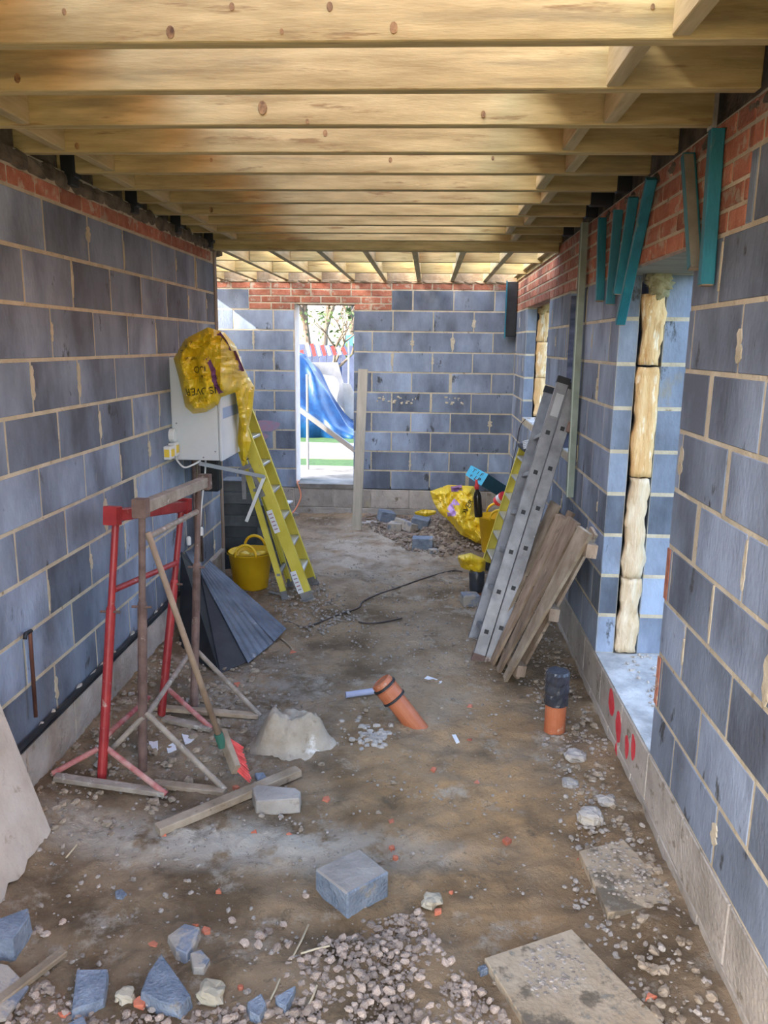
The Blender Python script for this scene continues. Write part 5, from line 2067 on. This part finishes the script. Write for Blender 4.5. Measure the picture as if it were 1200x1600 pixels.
R = random.Random(77)
GRAV = gpoly([(425, 1640), (430, 1560), (455, 1500), (520, 1470), (590, 1435), (660, 1425), (700, 1500), (760, 1560), (830, 1640)])
GRL = gpoly([(0, 1640), (10, 1580), (60, 1530), (110, 1570), (180, 1580), (260, 1590), (420, 1560), (430, 1640)])
cnt = 0
taken = []
pos = [(p, .0) for p in scatter(GRAV, 212, R, .021, taken)] + [(p, .0) for p in scatter(GRL, 70, R, .021, taken)]
for (x, y), _ in pos:
    me = PM[R.randrange(7)][0]
    s = R.uniform(.010, .0185)
    o = bpy.data.objects.new('pebble', me)
    COL.objects.link(o)
    o.location = (x, y, gz(x, y) + s * .45)
    o.scale = (s, s, s)
    o.rotation_euler = (R.uniform(-.3, .3), R.uniform(-.3, .3), R.uniform(0, 6.28))
    tag(o, 'rounded grey brown pebble lying in the gravel at the near edge of the floor', 'pebble', 'loose gravel pebbles in the foreground')
    cnt += 1
for i, (x, y) in enumerate(((405, 1465), (420, 1458), (443, 1446), (404, 1478), (432, 1484), (451, 1478), (383, 1476), (362, 1440), (98, 1443), (478, 1402), (62, 1456), (50, 1462), (72, 1462))):
    p = g(x, y)
    s = R.uniform(.014, .02)
    o = bpy.data.objects.new('pebble', PM[i % 7][0])
    COL.objects.link(o)
    o.location = (p.x, p.y, p.z + s * .4)
    o.scale = (s, s, s)
    o.rotation_euler = (0, 0, R.uniform(0, 6))
    tag(o, 'pale lilac grey pebble lying singly on the mud left of the gravel', 'pebble', 'single pebbles on the mud')


def stuff_stones(name, label, specs, m, seed):
    R = random.Random(seed)
    V, F = [], []
    for poly, n, s0, s1, lift in specs:
        for x, y in scatter(poly, n, R):
            me, vs, fs = PM[R.randrange(7)]
            s = s0 + (s1 - s0) * R.random() ** 2.2
            a = R.uniform(0, 6.28)
            ca, sa = math.cos(a) * s, math.sin(a) * s
            z = gz(x, y) + s * R.uniform(.1, .45) + lift * R.random()
            o = len(V)
            V += [(x + vx * ca - vy * sa, y + vx * sa + vy * ca, z + vz * s) for vx, vy, vz in vs]
            F += [tuple(i + o for i in f) for f in fs]
    me = bpy.data.meshes.new(name)
    me.from_pydata(V, [], F)
    me.materials.append(m)
    o = bpy.data.objects.new(name, me)
    COL.objects.link(o)
    tag(o, label, 'gravel')
    o['kind'] = 'stuff'


ALL = [(XL + .05, 1.75), (XR - .02, 1.75), (XR - .02, 8.9), (XL + .05, 8.9)]
stuff_stones('gravel', 'fine gravel between the foreground pebbles', [(GRAV, 1900, .004, .010, 0), (GRL, 700, .004, .010, 0)], M_STONE, 5)
stuff_stones('stone_litter', 'small stones and crumbs strewn over the whole dirt floor', [
    (ALL, 5200, .0022, .009, 0),
    ([(XL + .05, 1.8), (-.3, 1.8), (-.6, 3.6), (-1.0, 5.5), (XL + .05, 5.5)], 900, .003, .013, 0),
    ([(.55, 1.8), (XR - .03, 1.8), (XR - .03, 6.2), (.6, 6.2), (.62, 3.6)], 1100, .003, .015, 0),
    (gpoly([(395, 900), (450, 870), (540, 940), (560, 975), (480, 1000), (430, 960)]), 900, .004, .016, .01),
    ([(-.5, 4.6), (.6, 4.4), (.6, 6.6), (-.5, 6.6)], 900, .003, .012, 0)], M_STONES, 6)
stuff_stones('gravel_heap', 'heap of grey gravel under the yellow bag by the far wall', [
    (gpoly([(560, 815), (600, 795), (690, 785), (790, 800), (800, 850), (740, 862), (680, 872), (640, 862), (600, 840)]), 2000, .007, .026, .02)], M_STONE, 7)
stuff_stones('rubble', 'dark rubble and clods along the foot of both side walls', [
    ([(XL + .05, 2.7), (-1.25, 2.7), (-.8, 3.4), (-1.0, 4.6), (XL + .05, 4.6)], 420, .007, .026, 0),
    ([(.70, 1.9), (XR - .05, 1.9), (XR - .05, 5.8), (.66, 5.8)], 420, .006, .024, 0),
    ([(-.5, 1.9), (.8, 1.9), (.8, 6.5), (-.5, 6.5)], 160, .005, .016, 0)], mat('clod', (.20, .15, .10), (.40, .33, .25), 25, .95, .6, 40, world_co=True), 9)
R = random.Random(91)
for nm, poly, n, lab in (('mud_crumbs', [(905, 1328), (975, 1313), (1050, 1395), (945, 1405)], 160, 'mud crumbs lying on the small plywood sheet'),
                         ('grit', [(790, 1500), (880, 1470), (930, 1530), (840, 1560)], 200, 'grit strewn on the large plywood sheet')):
    mb = MB()
    pp = [tuple(g(x, y, .022)[:2]) for x, y in poly]
    for i, (x, y) in enumerate(scatter(pp, n, R)):
        s = R.uniform(.003, .008)
        lump(mb, (x, y, g(sum(p[0] for p in poly) / 4, sum(p[1] for p in poly) / 4, .022).z + s * .4), s * 1.2, s, s * .7, i, 5)
    o = mb.build(nm, M_STONES)
    tag(o, lab, 'grit')
    o['kind'] = 'stuff'

# ------------------------------------------------------------------ garden seen through the doorway
GZ = -.12
gr = MB()
gr.box((-14, 9.4, GZ - .1), (12, 60, GZ))
gr.box((XR + .40, -10, GZ - .25), (12, 9.4, GZ - .15))
gr.box((-14, -10, GZ - .25), (-3.12, 9.4, GZ - .15))
o = gr.build('lawn', M_GRASS)
o['kind'] = 'structure'
gr = MB()
gr.box((-4, 9.36, GZ - .1), (3, 11.2, GZ + .05))
gr.box((-6, 12.2, GZ - .1), (6, 14.2, GZ + .012))
o = gr.build('garden_path', M_PATH)
o['kind'] = 'structure'
# tarpaulin heap
mb = MB()
tx, ty = onZ(485, 690, GZ).x, onZ(485, 690, GZ).y
ty = 15.0
tx = onY(480, 690, ty).x
n, m_ = 40, 24
vs, fs = [], []
for i in range(m_ + 1):
    for j in range(n + 1):
        u, v = j / n, i / m_
        x = tx - 1.4 + 2.35 * u
        y = ty + 1.3 * v
        prof = (1.45 * (1 - sstep(.45, 1.0, u)) + .12) * (.4 + .6 * sstep(0, .45, v))
        z = GZ + prof * (1 if v > 0 else 0) + .10 * noise.noise(Vector((u * 6, v * 5 + u * 4, 3))) * min(1, v * 3)
        y += .18 * noise.noise(Vector((u * 9 + v * 2, v * 3, 7)))
        if i in (0,):
            z = GZ
        if j == n:
            z = GZ
        vs.append((x, y, z))
for i in range(m_):
    for j in range(n):
        a = i * (n + 1) + j
        fs.append((a, a + 1, a + n + 2, a + n + 1))
mb.add(vs, fs)
o = mb.build('tarpaulin', M_TARP, smooth=True, origin=(tx, ty, GZ))
sd = o.modifiers.new('t', 'SOLIDIFY')
sd.thickness = .02
tag(o, 'blue tarpaulin thrown over a heap on the lawn outside the doorway', 'tarpaulin')
# white boards leaning behind
for k, (px, Y, lab) in enumerate((([(472, 566), (527, 566), (540, 615), (553, 660), (500, 660), (478, 640)], 16.6, 'large white insulation board standing behind the blue tarpaulin'),
                                  ([(534, 600), (548, 600), (562, 640), (562, 625), (545, 628)], 16.2, 'small white board at the right of the large one in the garden'))):
    mb = MB()
    pts = [onY(x, y, Y) for x, y in px]
    if k == 0:
        pts = [onY(470, 566, Y), onY(528, 566, Y), onY(545, 628, Y - .3), onY(553, 628, Y - .3), onY(556, 662, Y - .4), onY(480, 668, Y - .4)]
    else:
        pts = [onY(535, 598, Y), onY(547, 600, Y), onY(560, 630, Y), onY(560, 655, Y), onY(540, 655, Y)]
    slab(mb, pts, .05)
    ob = mb.build('insulation_board', M_OUTW, origin=tuple(pts[-1]))
    tag(ob, lab, 'board')
# scaffold pole, slanting
a, b = onY(458, 632, 10.4), onY(566, 712, 10.4)
mb = MB()
mb.bar(a, b + (b - a) * .5, .08, .06)
tag(mb.build('white_beam', M_OUTW, origin=tuple(a)), 'white beam slanting down across the doorway outside', 'beam')
a, b = onY(480, 585, 10.8), onY(473, 690, 10.8)
mb = MB()
mb.tube([a, Vector((a.x, a.y, GZ))], .018, 10)
tag(mb.build('white_post', M_OUTW, origin=(a.x, a.y, GZ)), 'thin white post standing outside at the left of the doorway', 'post')
# barrier netting
nt = thing('barrier', onY(490, 560, 18), 'red and white striped barrier tape strung before the garden fence', 'barrier')
R = random.Random(3)
for k in range(11):
    x = 455 + k * 8
    y0 = 537 + k * 1.0 + (12 if k < 3 else 0)
    hgt = 26 - k * 1.7
    p0, p1 = onY(x, y0 - 4, 18), onY(x + 5, y0 + hgt * .8, 18)
    mb = MB()
    mb.bar(p0, p1, .02, .075, up=(1, 0, 0))
    mb.build('tape_strip', mat('barrier_red', (.22, .012, .012), (.28, .02, .02)) if k % 2 == 0 else M_OUTW, nt)
for x in (458, 545):
    p = onY(x, 540, 18.05)
    mb = MB()
    mb.tube([(p.x, p.y, GZ), (p.x, p.y, p.z + .1)], .025, 8)
    mb.build('barrier_post', M_OUTW, nt)
# blue pool / trampoline edge
mb = MB()
p = onY(562, 548, 24)
lathe(mb, (p.x + 1.1, p.y + 1, GZ), [(1.7, .0), (1.7, 1.95), (1.62, 2.05), (1.6, 1.3), (.01, 1.3)], 28)
o = mb.build('garden_pool', mat('pool_blue', (.004, .06, .11), (.012, .10, .16), 8, .4, .3), smooth=False, origin=(p.x + 1.1, p.y + 1, GZ))
tag(o, 'round turquoise blue pool rising behind the blue garden fence', 'pool')
# fence
fe = thing('garden_fence', (-1.5, 21, GZ), 'blue painted board fence at the end of the garden', 'fence')
fm = block_mesh(.19, .03, 1.75, M_FENCE, axis='x', nm='fence_board')
for k in range(34):
    place('fence_board', fm, (-5.3 + k * .2, 22.0, GZ + .87 + .01 * math.sin(k * 3)), fe)
mb = MB()
mb.box((-5.4, 22.02, GZ + .4), (1.6, 22.08, GZ + .5))
mb.box((-5.4, 22.02, GZ + 1.4), (1.6, 22.08, GZ + 1.5))
mb.build('fence_rail', M_FENCE, fe)
fs_ = thing('side_fence', (7, 3, GZ), 'weathered board fence along the side garden, seen past the big window opening', 'fence')
fm2 = block_mesh(.19, .03, 1.75, M_FENCE, axis='y', nm='fence_board')
for k in range(70):
    place('fence_board', fm2, (7.0, -4.0 + k * .2, GZ + .72 + .01 * math.sin(k * 3)), fs_)
mb = MB()
mb.box((7.02, -4.1, GZ + .3), (7.08, 10, GZ + .4))
mb.build('fence_rail', M_FENCE, fs_)
for k, (x, Y, lab) in enumerate(((470, 20.5, 'dark blue barrel nearest the netting'), (516, 20.5, 'dark blue barrel right of the tree trunk'))):
    p = onY(x + 8, 560, Y)
    mb = MB()
    lathe(mb, (p.x, p.y, GZ), [(.01, 0), (.15, .0), (.17, .4), (.17, 1.2), (.14, 1.3), (.01, 1.3)], 16)
    tag(mb.build('water_barrel', mat('barrel_blue', (.003, .015, .08), (.005, .03, .12), 5, .4, .05), origin=(p.x, p.y, GZ)), lab, 'barrel')
# trees


def tree(x, y, h, label, seed, leafy=1.0, lean=(0, 0)):
    R = random.Random(seed)
    t = thing('tree', (x, y, GZ), label, 'tree')
    mb = MB()
    tips = []

    def br(p, d, L, r, lv):
        q = p + d * L
        mid = p.lerp(q, .5) + Vector((R.uniform(-.05, .05) * L, R.uniform(-.05, .05) * L, 0))
        mb.tube([p, mid, q], [r, r * .8, r * .62], 6 if lv > 1 else 8)
        tips.append(q)
        if lv >= 4:
            return
        for _ in range(3 if lv < 3 else 2):
            nd = (d + Vector((R.uniform(-.8, .8), R.uniform(-.8, .8), R.uniform(-.1, .6)))).normalized()
            br(q, nd, L * R.uniform(.6, .78), r * .6, lv + 1)
    br(Vector((x, y, GZ)), Vector((lean[0], lean[1], 1)).normalized(), h * .34, h * .022, 0)
    mb.build('trunk', M_BARK, t)
    mb = MB()
    for tp_ in tips:
        if tp_.z < GZ + h * .3:
            continue
        for _ in range(int(26 * leafy)):
            c = tp_ + Vector((R.gauss(0, h * .05), R.gauss(0, h * .05), R.gauss(0, h * .05)))
            a = Vector((R.uniform(-1, 1), R.uniform(-1, 1), R.uniform(-1, 1))).normalized() * R.uniform(.05, .09)
            b = a.cross(Vector((R.uniform(-1, 1), R.uniform(-1, 1), R.uniform(-1, 1)))).normalized() * .04
            mb.add([c - a, c + b, c + a, c - b], [(0, 1, 2, 3)])
    o = mb.build('foliage', M_LEAF, t)
    o['kind'] = 'stuff'


tree(onY(505, 560, 24).x, 24.5, 6.5, 'leafy green tree behind the garden fence, middle of the doorway', 1, 2.4)
tree(onY(470, 560, 26).x, 27, 7.5, 'bare branched tree behind the fence at the left of the doorway', 2, 1.1)
tree(onY(550, 560, 26).x, 26, 7.5, 'sparse pale tree behind the fence at the right of the doorway', 3, 1.1)
tree(-9, 25, 6.5, 'green tree beyond the left end of the garden fence', 5, 1.0)
tree(onY(486, 600, 19.5).x, 19.5, 3.4, 'small leaning tree with bare limbs standing in front of the garden fence', 4, .10, lean=(.45, 0))
